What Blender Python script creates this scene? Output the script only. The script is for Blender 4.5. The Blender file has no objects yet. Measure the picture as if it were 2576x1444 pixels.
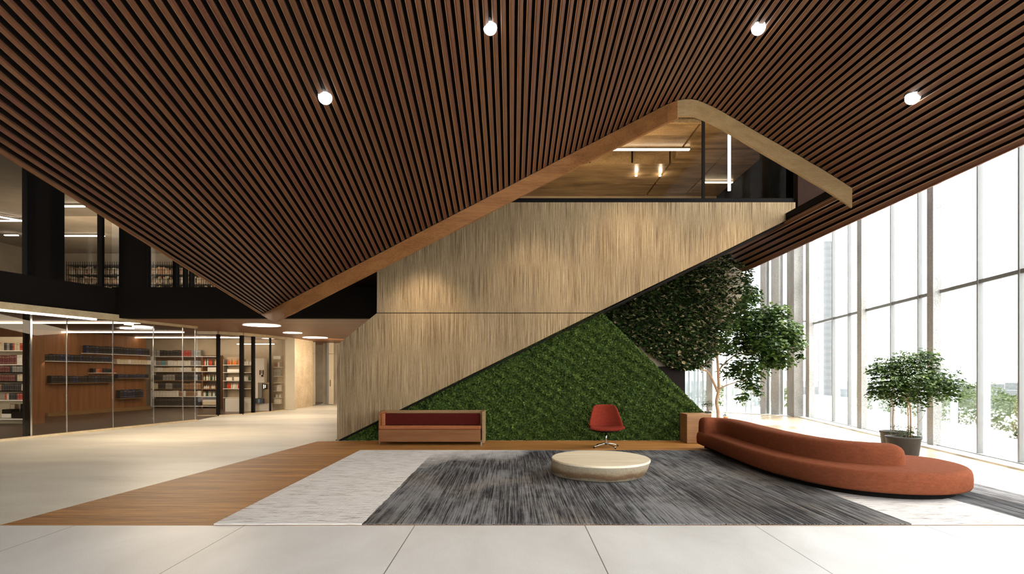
import bpy, bmesh, math, random
import numpy as np
from mathutils import Vector, Matrix
random.seed(7); rng = np.random.default_rng(7)
SC = bpy.context.scene
COL = SC.collection
R = math.radians

# ------------------------------------------------------------------ camera
F = 1400.0; CX = 1288.0; HY = 940.0; EYE = 1.5
cd = bpy.data.cameras.new('camera'); cam = bpy.data.objects.new('camera', cd); COL.objects.link(cam)
cam.location = (0, 0, EYE); cam.rotation_euler = (R(90), 0, 0)
cd.sensor_width = 36; cd.sensor_fit = 'HORIZONTAL'; cd.lens = 36 * F / 2576
cd.shift_y = (HY - 722) / 2576; cd.clip_end = 2000; cd.clip_start = 0.05
SC.camera = cam
# ------------------------------------------------------------------ exposure, sky, sun
vs = SC.view_settings
vs.view_transform = 'Standard'; vs.look = 'None'; vs.gamma = 1; vs.use_curve_mapping = False
vs.exposure = 0.25
w = bpy.data.worlds.new('world'); SC.world = w; w.use_nodes = True
bg = w.node_tree.nodes['Background']; bg.inputs[0].default_value = (1.0, 0.985, 0.965, 1); bg.inputs[1].default_value = 8.0

def lamp(name, typ, loc, energy, color, target=None, **kw):
    d = bpy.data.lights.new(name, typ); d.energy = energy; d.color = color
    for k, v in kw.items(): setattr(d, k, v)
    o = bpy.data.objects.new(name, d); COL.objects.link(o); o.location = loc
    if target is not None:
        o.rotation_euler = (Vector(target) - Vector(loc)).to_track_quat('-Z', 'Y').to_euler()
    return o
lamp('sun', 'SUN', (30, 20, 50), 8.0, (1, 0.96, 0.88), target=(30 - 9, 20 - 6, 0), angle=R(1.5))
WARM = (1.0, 0.72, 0.42)
WARM2 = (1.0, 0.82, 0.60)

# ------------------------------------------------------------------ helpers
def at(px, py, Y): return ((px - CX) * Y / F, Y, EYE + (HY - py) * Y / F)
def gp(px, py):                       # point on the floor
    Y = EYE * F / (py - HY); return ((px - CX) * Y / F, Y)

def props(o, label=None, cat=None, group=None, kind=None):
    if label: o['label'] = label
    if cat: o['category'] = cat
    if group: o['group'] = group
    if kind: o['kind'] = kind
    return o
def empty(name, loc=(0, 0, 0), rz=0, **kw):
    o = bpy.data.objects.new(name, None); COL.objects.link(o); o.location = loc; o.rotation_euler = (0, 0, rz)
    o.empty_display_size = .1
    return props(o, **kw)

class MB:
    def __init__(s): s.v = []; s.f = []; s.m = []; s.cur = 0
    def add(s, vs_, fs):
        b = len(s.v); s.v += [tuple(p) for p in vs_]
        for f in fs: s.f.append(tuple(b + i for i in f)); s.m.append(s.cur)
        return s
    def box(s, x0, x1, y0, y1, z0, z1):
        return s.add([(x0,y0,z0),(x1,y0,z0),(x1,y1,z0),(x0,y1,z0),(x0,y0,z1),(x1,y0,z1),(x1,y1,z1),(x0,y1,z1)],
              [(0,3,2,1),(4,5,6,7),(0,1,5,4),(1,2,6,5),(2,3,7,6),(3,0,4,7)])
    def beam(s, a, b, w_, z0, z1, off=0):        # horizontal bar along plan segment a-b, shifted sideways by off
        a = Vector(a[:2]); b = Vector(b[:2]); d = (b - a).normalized(); n = Vector((-d.y, d.x))
        p = [a + n*(off - w_/2), b + n*(off - w_/2), b + n*(off + w_/2), a + n*(off + w_/2)]
        return s.prism([(q.x, q.y) for q in p], z0, z1)
    def prism(s, poly, z0, z1):
        n = len(poly); ar = sum(poly[i][0]*poly[(i+1)%n][1]-poly[(i+1)%n][0]*poly[i][1] for i in range(n))
        if ar < 0: poly = poly[::-1]
        vs_ = [(x,y,z0) for x,y in poly] + [(x,y,z1) for x,y in poly]
        fs = [tuple(range(n))[::-1], tuple(range(n, 2*n))] + [(i,(i+1)%n,n+(i+1)%n,n+i) for i in range(n)]
        return s.add(vs_, fs)
    def vprism(s, poly, y0, y1):                 # polygon in XZ extruded along Y
        n = len(poly); ar = sum(poly[i][0]*poly[(i+1)%n][1]-poly[(i+1)%n][0]*poly[i][1] for i in range(n))
        if ar < 0: poly = poly[::-1]
        vs_ = [(x,y0,z) for x,z in poly] + [(x,y1,z) for x,z in poly]
        fs = [tuple(range(n)), tuple(range(n, 2*n))[::-1]] + [((i+1)%n,i,n+i,n+(i+1)%n) for i in range(n)]
        return s.add(vs_, fs)
    def cyl(s, c, r, z0, z1, n=24, r1=None):
        r1 = r if r1 is None else r1
        a = [2*math.pi*i/n for i in range(n)]
        vs_ = [(c[0]+r*math.cos(t), c[1]+r*math.sin(t), z0) for t in a] + [(c[0]+r1*math.cos(t), c[1]+r1*math.sin(t), z1) for t in a]
        return s.add(vs_, [tuple(range(n))[::-1], tuple(range(n,2*n))] + [(i,(i+1)%n,n+(i+1)%n,n+i) for i in range(n)])
    def tube(s, pts, rad, n=8):
        pts = [Vector(p) for p in pts]; b = len(s.v); k = len(pts)
        up = Vector((0.3, 0.9, 0.1)).normalized()
        for i, p in enumerate(pts):
            d = (pts[min(i+1,k-1)] - pts[max(i-1,0)]).normalized()
            x = d.cross(up)
            if x.length < 1e-3: x = d.cross(Vector((1,0,0)))
            x.normalize(); y = d.cross(x)
            r = rad[i] if hasattr(rad, '__len__') else rad
            for j in range(n):
                t = 2*math.pi*j/n; s.v.append(tuple(p + x*r*math.cos(t) + y*r*math.sin(t)))
        for i in range(k-1):
            for j in range(n):
                s.f.append((b+i*n+j, b+i*n+(j+1)%n, b+(i+1)*n+(j+1)%n, b+(i+1)*n+j)); s.m.append(s.cur)
        s.f.append(tuple(b+j for j in range(n))[::-1]); s.m.append(s.cur)
        s.f.append(tuple(b+(k-1)*n+j for j in range(n))); s.m.append(s.cur)
        return s
    def grid(s, P, close_u=False):               # P[i][j] rows of points
        b = len(s.v); nu = len(P); nv = len(P[0])
        for r_ in P: s.v += [tuple(p) for p in r_]
        for i in range(nu - (0 if close_u else 1)):
            for j in range(nv-1):
                i2 = (i+1) % nu
                s.f.append((b+i*nv+j, b+i2*nv+j, b+i2*nv+j+1, b+i*nv+j+1)); s.m.append(s.cur)
        return s
    def build(s, name, mat, parent=None, smooth=False, bevel=0, seg=2, subsurf=0, loc=None, **kw):
        me = bpy.data.meshes.new(name); me.from_pydata(s.v, [], s.f)
        mats = mat if isinstance(mat, (list, tuple)) else [mat]
        for m_ in mats: me.materials.append(m_)
        if len(mats) > 1: me.polygons.foreach_set('material_index', s.m)
        if smooth: me.polygons.foreach_set('use_smooth', [True]*len(me.polygons))
        me.update()
        o = bpy.data.objects.new(name, me); COL.objects.link(o)
        if parent is not None: o.parent = parent
        if loc: o.location = loc
        if bevel:
            md = o.modifiers.new('bevel', 'BEVEL'); md.width = bevel; md.segments = seg; md.limit_method = 'ANGLE'
            md.harden_normals = False
        if subsurf:
            md = o.modifiers.new('sub', 'SUBSURF'); md.levels = md.render_levels = subsurf
        return props(o, **kw)

def setting(o, label=None, cat=None):
    return props(o, label=label, cat=cat, kind='structure')

# ------------------------------------------------------------------ materials
MATS = {}
def mat(name, color=(.5,.5,.5), rough=.6, metal=0, spec=.5, build=None, coat=0):
    m = bpy.data.materials.new(name); m.use_nodes = True; nt = m.node_tree
    b = nt.nodes['Principled BSDF']; b.inputs['Base Color'].default_value = (*color, 1)
    b.inputs['Roughness'].default_value = rough; b.inputs['Metallic'].default_value = metal
    b.inputs['Specular IOR Level'].default_value = spec
    if coat: b.inputs['Coat Weight'].default_value = coat; b.inputs['Coat Roughness'].default_value = .15
    if build: build(nt, b)
    MATS[name] = m; return m
def N(nt, t, **kw):
    n = nt.nodes.new(t)
    for k, v in kw.items(): setattr(n, k, v)
    return n
def coords(nt, scale=(1,1,1), kind='Object', rot=(0,0,0)):
    tc = N(nt, 'ShaderNodeTexCoord'); mp = N(nt, 'ShaderNodeMapping')
    mp.inputs['Scale'].default_value = scale; mp.inputs['Rotation'].default_value = rot
    nt.links.new(tc.outputs[kind], mp.inputs['Vector']); return mp.outputs[0]
def noise(nt, vec, scale=5, detail=4, rough=.6, dist=0):
    n = N(nt, 'ShaderNodeTexNoise'); n.inputs['Scale'].default_value = scale; n.inputs['Detail'].default_value = detail
    n.inputs['Roughness'].default_value = rough; n.inputs['Distortion'].default_value = dist
    nt.links.new(vec, n.inputs['Vector']); return n.outputs['Fac']
def ramp(nt, fac, stops):
    r = N(nt, 'ShaderNodeValToRGB'); e = r.color_ramp.elements
    while len(e) < len(stops): e.new(.5)
    for q, (p, c) in zip(e, stops): q.position = p; q.color = (*c, 1) if len(c) == 3 else c
    nt.links.new(fac, r.inputs[0]); return r.outputs[0]
def mix(nt, a, b, fac=None, f=.5, mode='MIX'):
    m = N(nt, 'ShaderNodeMix', data_type='RGBA', blend_type=mode)
    m.inputs[0].default_value = f
    if fac is not None: nt.links.new(fac, m.inputs[0])
    for s_, x in ((6, a), (7, b)):
        if isinstance(x, tuple): m.inputs[s_].default_value = (*x, 1)
        else: nt.links.new(x, m.inputs[s_])
    return m.outputs[2]
def math_(nt, op, a, b=None, c=None):
    m = N(nt, 'ShaderNodeMath', operation=op)
    for i, x in enumerate((a, b, c)):
        if x is None: continue
        if isinstance(x, (int, float)): m.inputs[i].default_value = x
        else: nt.links.new(x, m.inputs[i])
    return m.outputs[0]
def sep(nt, vec):
    s = N(nt, 'ShaderNodeSeparateXYZ'); nt.links.new(vec, s.inputs[0]); return s.outputs
def bump(nt, b, h, strength=.3, dist=.01):
    n = N(nt, 'ShaderNodeBump'); n.inputs['Strength'].default_value = strength; n.inputs['Distance'].default_value = dist
    nt.links.new(h, n.inputs['Height']); nt.links.new(n.outputs[0], b.inputs['Normal'])
def setc(nt, b, c): nt.links.new(c, b.inputs['Base Color'])

def wood(dark, mid, light, along='X', fine=60, coarse=5, stretch=.04, bmp=.15):
    def f(nt, b):
        sc = {'X': (stretch,1,1), 'Y': (1,stretch,1), 'Z': (1,1,stretch)}[along]
        n1 = noise(nt, coords(nt, sc), fine, 5, .65); n2 = noise(nt, coords(nt, sc), coarse, 3, .5, .4)
        c1 = ramp(nt, n1, [(.30, dark), (.5, mid), (.72, light)])
        c2 = ramp(nt, n2, [(.3, dark), (.65, light)])
        setc(nt, b, mix(nt, c1, c2, f=.4)); bump(nt, b, n1, bmp, .003)
    return f

def slat_b(nt, b):
    v = coords(nt); x = sep(nt, v)[0]
    idx = math_(nt, 'FLOOR', math_(nt, 'MULTIPLY', x, 10.0))
    wn = N(nt, 'ShaderNodeTexWhiteNoise', noise_dimensions='1D'); nt.links.new(idx, wn.inputs['W'])
    base = ramp(nt, wn.outputs[0], [(0, (.108,.042,.0175)), (.35, (.132,.056,.023)), (.7, (.118,.042,.018)), (1, (.096,.032,.020))])
    n1 = noise(nt, coords(nt, (1,.035,.3)), 220, 3, .7)
    g = ramp(nt, n1, [(.3, (.62,.62,.62)), (.7, (1.18,1.18,1.18))])
    setc(nt, b, mix(nt, base, g, f=1, mode='MULTIPLY')); bump(nt, b, n1, .15, .002)
M_slat = mat('slat_wood', rough=.5, spec=.35, build=slat_b)
M_arris = mat('slat_lit_edge', (.46,.22,.095), .45)  # lit edge put into the colour: lighter on one chamfer only
M_back = mat('black_backing', (.008,.007,.007), .8, spec=.1)
M_fascia = mat('fascia_wood', rough=.6, spec=.2, build=wood((.14,.052,.015), (.26,.11,.034), (.34,.155,.055), 'X', 70, 6))
M_fascia2 = mat('fascia_wood_pale', rough=.6, spec=.2, build=wood((.19,.115,.05), (.28,.18,.085), (.36,.245,.125), 'X', 70, 6))

def reed_b(nt, b):
    v = coords(nt, (1,1,.012)); n1 = noise(nt, v, 85, 3, .75)
    n2 = noise(nt, coords(nt, (1,1,.05)), 3.0, 3, .6)
    n3 = noise(nt, coords(nt, (1,1,.25)), 70, 3, .7)
    c1 = ramp(nt, n1, [(.33, (.055,.033,.018)), (.44, (.225,.158,.09)), (.56, (.355,.27,.167)), (.70, (.52,.42,.275))])
    c2 = ramp(nt, n2, [(.3, (.80,.74,.66)), (.7, (1.08,1.05,1.0))])
    c = mix(nt, c1, c2, f=1, mode='MULTIPLY')
    c = mix(nt, c, ramp(nt, n3, [(.3, (.8,.78,.74)), (.6, (1.05,1.05,1.05))]), f=.7, mode='MULTIPLY')
    setc(nt, b, c); bump(nt, b, n1, .9, .02)
M_reed = mat('reeded_timber', rough=.75, spec=.2, build=reed_b)

def conc(c0, c1, scale=3, grain=120, bmp=.15, grain_amt=.35, stretch=(1,1,1)):
    def f(nt, b):
        n1 = noise(nt, coords(nt, stretch), scale, 5, .6, .3); n2 = noise(nt, coords(nt), grain, 3, .7)
        c = ramp(nt, n1, [(.3, c0), (.7, c1)])
        g = ramp(nt, n2, [(.3, (1-grain_amt,)*3), (.6, (1.05,)*3)])
        setc(nt, b, mix(nt, c, g, f=1, mode='MULTIPLY')); bump(nt, b, n2, bmp, .004)
    return f
M_floor = mat('polished_concrete', rough=.38, build=conc((.50,.455,.37), (.72,.68,.585), .9, 60, .08, .2, (.35,1,1)))
def tile_b(nt, b):
    v = coords(nt); n1 = noise(nt, coords(nt, (1,.5,1)), 1.3, 5, .6, .4); n2 = noise(nt, v, 90, 3, .7)
    c = ramp(nt, n1, [(.25, (.52,.51,.49)), (.75, (.69,.685,.675))])
    c = mix(nt, c, ramp(nt, n2, [(.3, (.88,.88,.88)), (.6, (1.03,1.03,1.03))]), f=1, mode='MULTIPLY')
    x = sep(nt, v)[0]
    fr = math_(nt, 'ABSOLUTE', math_(nt, 'SUBTRACT', math_(nt, 'FRACT', math_(nt, 'DIVIDE', math_(nt, 'ADD', x, -.72+.84+16.8), 1.68)), .5))
    ln = math_(nt, 'LESS_THAN', fr, .0022)
    setc(nt, b, mix(nt, c, (.09,.085,.08), ln)); bump(nt, b, n2, .06, .003)
M_tile = mat('pale_stone_tile', rough=.42, build=tile_b)

def floorwood_b(nt, b):
    v = coords(nt, (.045,1,1)); n1 = noise(nt, v, 30, 6, .75); n2 = noise(nt, coords(nt, (.06,1,1)), 5, 4, .6, .3)
    y = sep(nt, coords(nt))[1]; idx = math_(nt, 'FLOOR', math_(nt, 'MULTIPLY', y, 1/.14))
    wn = N(nt, 'ShaderNodeTexWhiteNoise', noise_dimensions='1D'); nt.links.new(idx, wn.inputs['W'])
    c = ramp(nt, n1, [(.36, (.05,.017,.005)), (.45, (.27,.11,.024)), (.56, (.50,.23,.055)), (.72, (.66,.36,.11))])
    c2 = ramp(nt, n2, [(.3, (.17,.065,.018)), (.7, (.43,.21,.06))])
    c = mix(nt, c, c2, f=.45)
    c = mix(nt, c, ramp(nt, wn.outputs[0], [(0, (.82,.80,.78)), (1, (1.12,1.12,1.12))]), f=1, mode='MULTIPLY')
    setc(nt, b, c); bump(nt, b, n1, .12, .003)
M_wfloor = mat('timber_floor', rough=.55, spec=.3, build=floorwood_b)
def floorwoodp_b(nt, b):
    n1 = noise(nt, coords(nt, (.06,1,1)), 30, 4, .6)
    c = ramp(nt, n1, [(.3, (.42,.29,.16)), (.6, (.62,.48,.32)), (.8, (.70,.58,.42))]); setc(nt, b, c)
M_wfloor2 = mat('sunlit_timber_floor', rough=.3, build=floorwoodp_b, coat=.2)  # sunlight's whitening of the timber by the facade, put into the colour

def rug_b(nt, b):
    v = coords(nt); s = sep(nt, v); x, y = s[0], s[1]
    # fine weave running back to front, large worn patches
    wv = noise(nt, coords(nt, (1,.014,1)), 66, 4, .75, .1)
    pt = noise(nt, coords(nt, (1.1,.55,1), rot=(0,0,.12)), .95, 4, .62, .5)
    sm = noise(nt, coords(nt, (3,1.2,1)), 3.2, 5, .7)
    lv = math_(nt, 'ADD', math_(nt, 'MULTIPLY', pt, .95), math_(nt, 'MULTIPLY', sm, .35))
    patch = ramp(nt, lv, [(.50, (.0,.0,.0)), (.64, (.30,.30,.30)), (.80, (1,1,1))])
    th = math_(nt, 'ADD', math_(nt, 'MULTIPLY', patch, -.17), .575)      # thread threshold moves with the wear
    fac = math_(nt, 'MULTIPLY', math_(nt, 'SUBTRACT', wv, th), 4.5); fac = math_(nt, 'ADD', fac, .5)
    cl = N(nt, 'ShaderNodeClamp'); nt.links.new(fac, cl.inputs[0])
    warm = ramp(nt, noise(nt, coords(nt), .5, 2), [(.45, (.20,.20,.205)), (.75, (.205,.175,.145))])
    dark = mix(nt, (.016,.015,.0175), warm, cl.outputs[0])
    # pale band with short sideways threads
    hz = noise(nt, coords(nt, (.12,1,1)), 38, 4, .75)
    pale = ramp(nt, hz, [(.34, (.22,.16,.13)), (.42, (.56,.53,.51)), (.6, (.70,.685,.67))])
    wob = math_(nt, 'MULTIPLY', math_(nt, 'SUBTRACT', noise(nt, coords(nt, (1,.4,1)), 9, 3), .5), .05)
    xx = math_(nt, 'ADD', x, wob)
    # fade of the left end of the dark field towards the far edge
    fade = N(nt, 'ShaderNodeMapRange'); nt.links.new(math_(nt, 'SUBTRACT', math_(nt, 'ADD', y, math_(nt, 'MULTIPLY', pt, 2.5)), math_(nt, 'MULTIPLY', x, .75)), fade.inputs[0])
    fade.inputs[1].default_value = 11.0; fade.inputs[2].default_value = 12.6
    dark = mix(nt, dark, pale, fade.outputs[0])
    left = math_(nt, 'LESS_THAN', xx, -1.48)
    r1 = math_(nt, 'GREATER_THAN', xx, 3.95); r2 = math_(nt, 'LESS_THAN', math_(nt, 'SUBTRACT', xx, math_(nt, 'MULTIPLY', y, -.02)), 5.32)
    isp = math_(nt, 'MAXIMUM', left, math_(nt, 'MULTIPLY', r1, r2))
    setc(nt, b, mix(nt, dark, pale, isp)); bump(nt, b, wv, .5, .006)
M_rug = mat('woven_rug', rough=.95, spec=.1, build=rug_b)

def fabric(c, c2, scale=260, bmp=.3):
    def f(nt, b):
        n1 = noise(nt, coords(nt), scale, 2, .8); n2 = noise(nt, coords(nt, (1,1,3)), 14, 4, .6)
        a = ramp(nt, n1, [(.33, c2), (.62, c)])
        setc(nt, b, mix(nt, a, ramp(nt, n2, [(.3, (.85,.85,.85)), (.7, (1.1,1.1,1.1))]), f=1, mode='MULTIPLY'))
        bump(nt, b, n1, bmp, .004); pass
    return f
M_terra = mat('rust_fabric', rough=.95, spec=.05, build=fabric((.235,.074,.035), (.125,.034,.016)))
M_red = mat('red_tweed', rough=.95, spec=.05, build=fabric((.235,.033,.017), (.07,.011,.008), 190))
M_maroon = mat('maroon_fabric', rough=.95, spec=.05, build=fabric((.085,.011,.008), (.028,.005,.004), 190))
M_cush = mat('brown_orange_fabric', rough=.9, spec=.08, build=fabric((.34,.125,.05), (.19,.06,.024), 190))
M_apron = mat('brown_panel', rough=.7, spec=.15, build=wood((.14,.055,.02), (.20,.085,.033), (.25,.115,.05), 'X', 60, 6))
M_frame = mat('oak_frame', rough=.6, spec=.2, build=wood((.16,.09,.04), (.26,.16,.075), (.32,.21,.105), 'X', 60, 6))
M_black = mat('black_metal', (.006,.005,.0045), .7, spec=.08)
M_dgrey = mat('charcoal_panel', (.012,.010,.009), .9, spec=.05)
M_grey = mat('grey_metal', (.20,.20,.20), .4)
M_chrome = mat('chrome', (.62,.62,.62), .12, 1.0)
M_white = mat('white_board', (.74,.73,.70), .5)
def fin_b(nt, b):
    t = N(nt, 'ShaderNodeBsdfTransparent'); t.inputs[0].default_value = (.93,.97,1,1); mx = N(nt, 'ShaderNodeMixShader'); mx.inputs[0].default_value = .55
    nt.links.new(b.outputs[0], mx.inputs[1]); nt.links.new(t.outputs[0], mx.inputs[2]); nt.links.new(mx.outputs[0], nt.nodes['Material Output'].inputs[0])
M_fin = mat('frosted_glass_fin', (.85,.9,.93), .3, build=fin_b)
M_offw = mat('frosted_white', (.80,.84,.86), .35)
M_col = mat('cast_concrete', rough=.8, build=conc((.34,.335,.325), (.52,.515,.50), 2.2, 55, .4, .5, (1,1,.4)))
M_colb = mat('cast_concrete_brown', rough=.8, build=conc((.50,.38,.24), (.68,.54,.37), 2.2, 35, .4, .4))
M_ceilconc = mat('ceiling_concrete', rough=.35, spec=.6, build=conc((.13,.08,.04), (.46,.34,.20), 2.2, 30, .5, .5, (.35,1.6,1)))
M_tan = mat('tan_plaster', rough=.8, build=conc((.36,.29,.21), (.48,.41,.31), 1.2, 60, .2, .25))
M_upper = mat('upper_grey_plaster', rough=.85, build=conc((.30,.27,.23), (.40,.36,.31), 1.2, 60, .2, .25))
M_beige = mat('beige_back', rough=.8, build=conc((.50,.43,.31), (.60,.53,.40), 1.2, 60, .1, .15))
M_lwood = mat('library_wood', rough=.55, build=wood((.15,.062,.022), (.25,.11,.042), (.33,.16,.065), 'Z', 30, 5))
M_soffit = mat('soffit_wood', rough=.45, build=wood((.045,.013,.004), (.14,.048,.014), (.24,.095,.03), 'X', 22, 4, .03))
M_lceil = mat('library_ceiling', rough=.5, build=wood((.06,.028,.014), (.10,.05,.025), (.14,.075,.04), 'X', 24, 4))
M_lfloor = mat('dark_library_floor', rough=.35, build=wood((.045,.026,.016), (.075,.045,.028), (.10,.062,.04), 'X', 20, 4))
M_curb = mat('travertine_curb', rough=.7, build=conc((.50,.38,.22), (.62,.50,.32), 5, 120, .3, .4))
M_dwall = mat('dark_brown_wall', rough=.85, spec=.04, build=conc((.022,.012,.009), (.032,.018,.013), 2, 60))
M_travert = mat('wood_block', rough=.5, build=wood((0.16,0.068,0.024), (0.304,0.152,0.06), (0.4,0.224,0.096), 'X', 22, 3))
def table_b(nt, b):
    v = coords(nt); z = sep(nt, v)[2]; n0 = noise(nt, coords(nt, (1,1,2)), 5, 5, .65, .3)
    h = math_(nt, 'ADD', z, math_(nt, 'MULTIPLY', math_(nt, 'SUBTRACT', n0, .5), .12))
    c = ramp(nt, math_(nt, 'MULTIPLY', h, 4.3), [(.10, (.30,.25,.18)), (.22, (.13,.075,.035)), (.40, (.17,.10,.05)), (.60, (.30,.235,.155)), (.9, (.34,.29,.215))])
    n2 = noise(nt, v, 45, 3, .7)
    setc(nt, b, mix(nt, c, ramp(nt, n2, [(.3, (.7,.7,.7)), (.55, (1.05,1.05,1.05))]), f=1, mode='MULTIPLY')); bump(nt, b, n2, .25, .004)
M_table = mat('stained_concrete', rough=.7, build=table_b)
M_ttop = mat('cream_timber_top', rough=.5, build=wood((.52,.42,.27), (.70,.60,.43), (.78,.69,.53), 'X', 18, 4, .08))

def emis(name, color, strength):
    m = bpy.data.materials.new(name); m.use_nodes = True; nt = m.node_tree; nt.nodes.clear()
    e = N(nt, 'ShaderNodeEmission'); e.inputs[0].default_value = (*color, 1); e.inputs[1].default_value = strength
    o = N(nt, 'ShaderNodeOutputMaterial'); nt.links.new(e.outputs[0], o.inputs[0]); return m
E_warm = emis('warm_tube', (1, .86, .66), 9)
E_white = emis('white_tube', (1, .93, .84), 12)
E_down = emis('downlight_lens', (1, .96, .92), 6)

def glass(name, tint, refl=.08, rough=.02):
    m = bpy.data.materials.new(name); m.use_nodes = True; nt = m.node_tree; nt.nodes.clear()
    t = N(nt, 'ShaderNodeBsdfTransparent'); t.inputs[0].default_value = (*tint, 1)
    g = N(nt, 'ShaderNodeBsdfGlossy'); g.inputs['Roughness'].default_value = rough; g.inputs[0].default_value = (.9,.93,.95,1)
    fr = N(nt, 'ShaderNodeFresnel'); fr.inputs[0].default_value = 1.35
    ml = math_(nt, 'MULTIPLY', fr.outputs[0], refl * 12)
    mx = N(nt, 'ShaderNodeMixShader'); nt.links.new(ml, mx.inputs[0])
    nt.links.new(t.outputs[0], mx.inputs[1]); nt.links.new(g.outputs[0], mx.inputs[2])
    o = N(nt, 'ShaderNodeOutputMaterial'); nt.links.new(mx.outputs[0], o.inputs[0]); return m
G_clear = glass('facade_glass', (.97,.985,.985), .03)
G_tint = glass('library_glass', (.78,.74,.68), .05)
G_gal = glass('gallery_glass', (.9,.87,.82), .004)
G_up = glass('upper_glass', (.88,.84,.78), .02)

def leafmat(name, stops, rough=.45, trans=.25, spec=.22):
    def f(nt, b):
        g = N(nt, 'ShaderNodeNewGeometry'); c = ramp(nt, g.outputs['Random Per Island'], stops); setc(nt, b, c)
        tr = N(nt, 'ShaderNodeBsdfTranslucent'); nt.links.new(c, tr.inputs[0])
        mx = N(nt, 'ShaderNodeMixShader'); mx.inputs[0].default_value = trans
        nt.links.new(b.outputs[0], mx.inputs[1]); nt.links.new(tr.outputs[0], mx.inputs[2])
        nt.links.new(mx.outputs[0], nt.nodes['Material Output'].inputs[0])
    return mat(name, rough=rough, spec=spec, build=f)
M_moss = leafmat('moss_leaf', [(0, (.010,.024,.004)), (.35, (.030,.058,.008)), (.75, (.062,.105,.014)), (1, (.13,.175,.03))], .75, .12)
M_mossbase = mat('moss_base', (.015,.03,.006), .9, spec=.05)
M_leaf = leafmat('tree_leaf', [(0, (.014,.034,.006)), (.5, (.034,.070,.011)), (.85, (.075,.125,.022)), (1, (.15,.20,.045))], .42, .35)
M_leaf2 = leafmat('ivy_leaf', [(0, (.010,.024,.006)), (.5, (.024,.048,.010)), (.78, (.055,.085,.02)), (.84, (.16,.13,.065)), (1, (.30,.25,.14))], .5, .2)
M_leafp = leafmat('pale_leaf', [(0, (.03,.055,.01)), (.5, (.07,.10,.03)), (1, (.14,.17,.08))], .6, .3)
M_hedge = leafmat('blossom_hedge_leaf', [(0, (.025,.045,.006)), (.4, (.055,.075,.02)), (.65, (.10,.115,.07)), (1, (.16,.17,.13))], .8, .2)
M_bark = mat('warm_bark', rough=.8, build=wood((.20,.11,.06), (.40,.25,.15), (.52,.36,.23), 'Z', 40, 8))
M_pot = mat('dark_clay_pot', rough=.65, build=conc((0.021,0.0168,0.0144), (0.042,0.0348,0.03), 6, 60, .3, .3))
M_soil = mat('soil', (.10,.07,.05), .95)
M_orange = mat('terracotta_pot', (.62,.24,.10), .7)

# ------------------------------------------------------------------ plan lines
A0 = Vector(gp(0, 1110)); A1 = Vector(gp(491, 1059)); Ad = (A1 - A0).normalized()
def onA(px):                       # point of line A seen at pixel column px
    k = (px - CX) / F; t = (k*A0.y - A0.x) / (Ad.x - k*Ad.y); return A0 + Ad*t
Bp = [Vector(gp(px, py)) for px, py in ((498,1046.5),(549,1046),(608,1043),(637,1040),(680,1036),(728,1030.5))]
FB = Vector((8.33, 9.05)); Fd = Vector((.185, 1)).normalized()
def onF(px):
    k = (px - CX) / F; t = (k*FB.y - FB.x) / (Fd.x - k*Fd.y); return FB + Fd*t
def FY(y): return FB + Fd*((y - FB.y)/Fd.y)

# ------------------------------------------------------------------ floors
setting(MB().prism([(-13,-6),(7.0,-6),(7.67,5.5),(-13,5.5)], -.12, 0).build('floor_tile', M_tile))
setting(MB().prism([(-13,5.5),(12,5.5),(12,31),(-13,31)], -.12, -.001).build('floor', M_floor))
setting(MB().prism([(-5.06,5.502),(-4.3,12.3),(-3.0,12.45),(3.0,12.45),(7.3,12.45),(8.9,12.45),(7.62,5.502)], -.05, .003).build('floor_timber', M_wfloor))
setting(MB().prism([(6.3,5.502),(7.62,5.502),(8.9,12.45),(10.3,19.4),(7.3,23.2),(3.4,23.2),(3.4,12.9),(6.3,11.2)], -.05, .006).build('floor_sunlit_timber', M_wfloor2))
rug = MB()
rug.box(-2.95, 6.25, 5.5, 10.8, 0.004, .018)
rug.build('area_rug', M_rug, bevel=.004, label='large charcoal and pale grey woven rug under the curved sofa', cat='rug')

# ------------------------------------------------------------------ slatted ceiling
I_ = np.array([-58,-54,-48,-44,-33,-25,-12,0,10,20,30,39,52,60,65,68])
A_ = np.array([3.0,3.35,4.0,4.42,4.98,5.3,5.45,5.48,5.4,5.0,4.55,4.2,3.5,3.12,3.0,2.95])
T_ = np.array([.14,.17,.23,.265,.29,.295,.265,.205,.14,.07,.0,-.025,-.045,-.03,.01,0.02])
xs = np.arange(-58, 68.01, .5)
def sm(v):
    a = np.interp(xs, I_, v); k = np.exp(-.5*(np.arange(-16,17)/6.)**2); k /= k.sum()
    return np.convolve(np.pad(a, 16, mode='reflect', reflect_type='odd'), k, 'valid')
Aa = sm(A_); Tt = sm(T_)
def cz(X, Y):
    i = X/.1; return EYE + float(np.interp(i, xs, Aa)) - float(np.interp(i, xs, Tt))*Y
ENDX = [-5.4,-5.0,-4.6,-4.2,-3.8,-3.4,-3.0,-2.6,-2.2,-1.8,-1.4,-1.0,-.6,-.2,.2,.6,1.0,1.4,1.8,2.2,2.6,2.75,3.0,3.4,3.8,4.2,4.6,5.0,5.4,5.8,6.2]
ENDY = [12.04,11.61,11.25,11.01,10.83,10.67,10.54,10.43,10.32,10.21,10.11,10.06,10.06,10.07,10.09,10.13,10.12,10.0,9.8,9.54,9.21,9.13,9.16,9.39,9.63,9.81,9.93,10.03,10.06,10.01,9.92]
def yend(X):
    if X > 6.1: return 17.2 + (X-6.15)/.35*(15.6-17.2)
    return float(np.interp(X, ENDX, ENDY))
YF = -2.0
sl = MB(); bk = MB()
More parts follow.
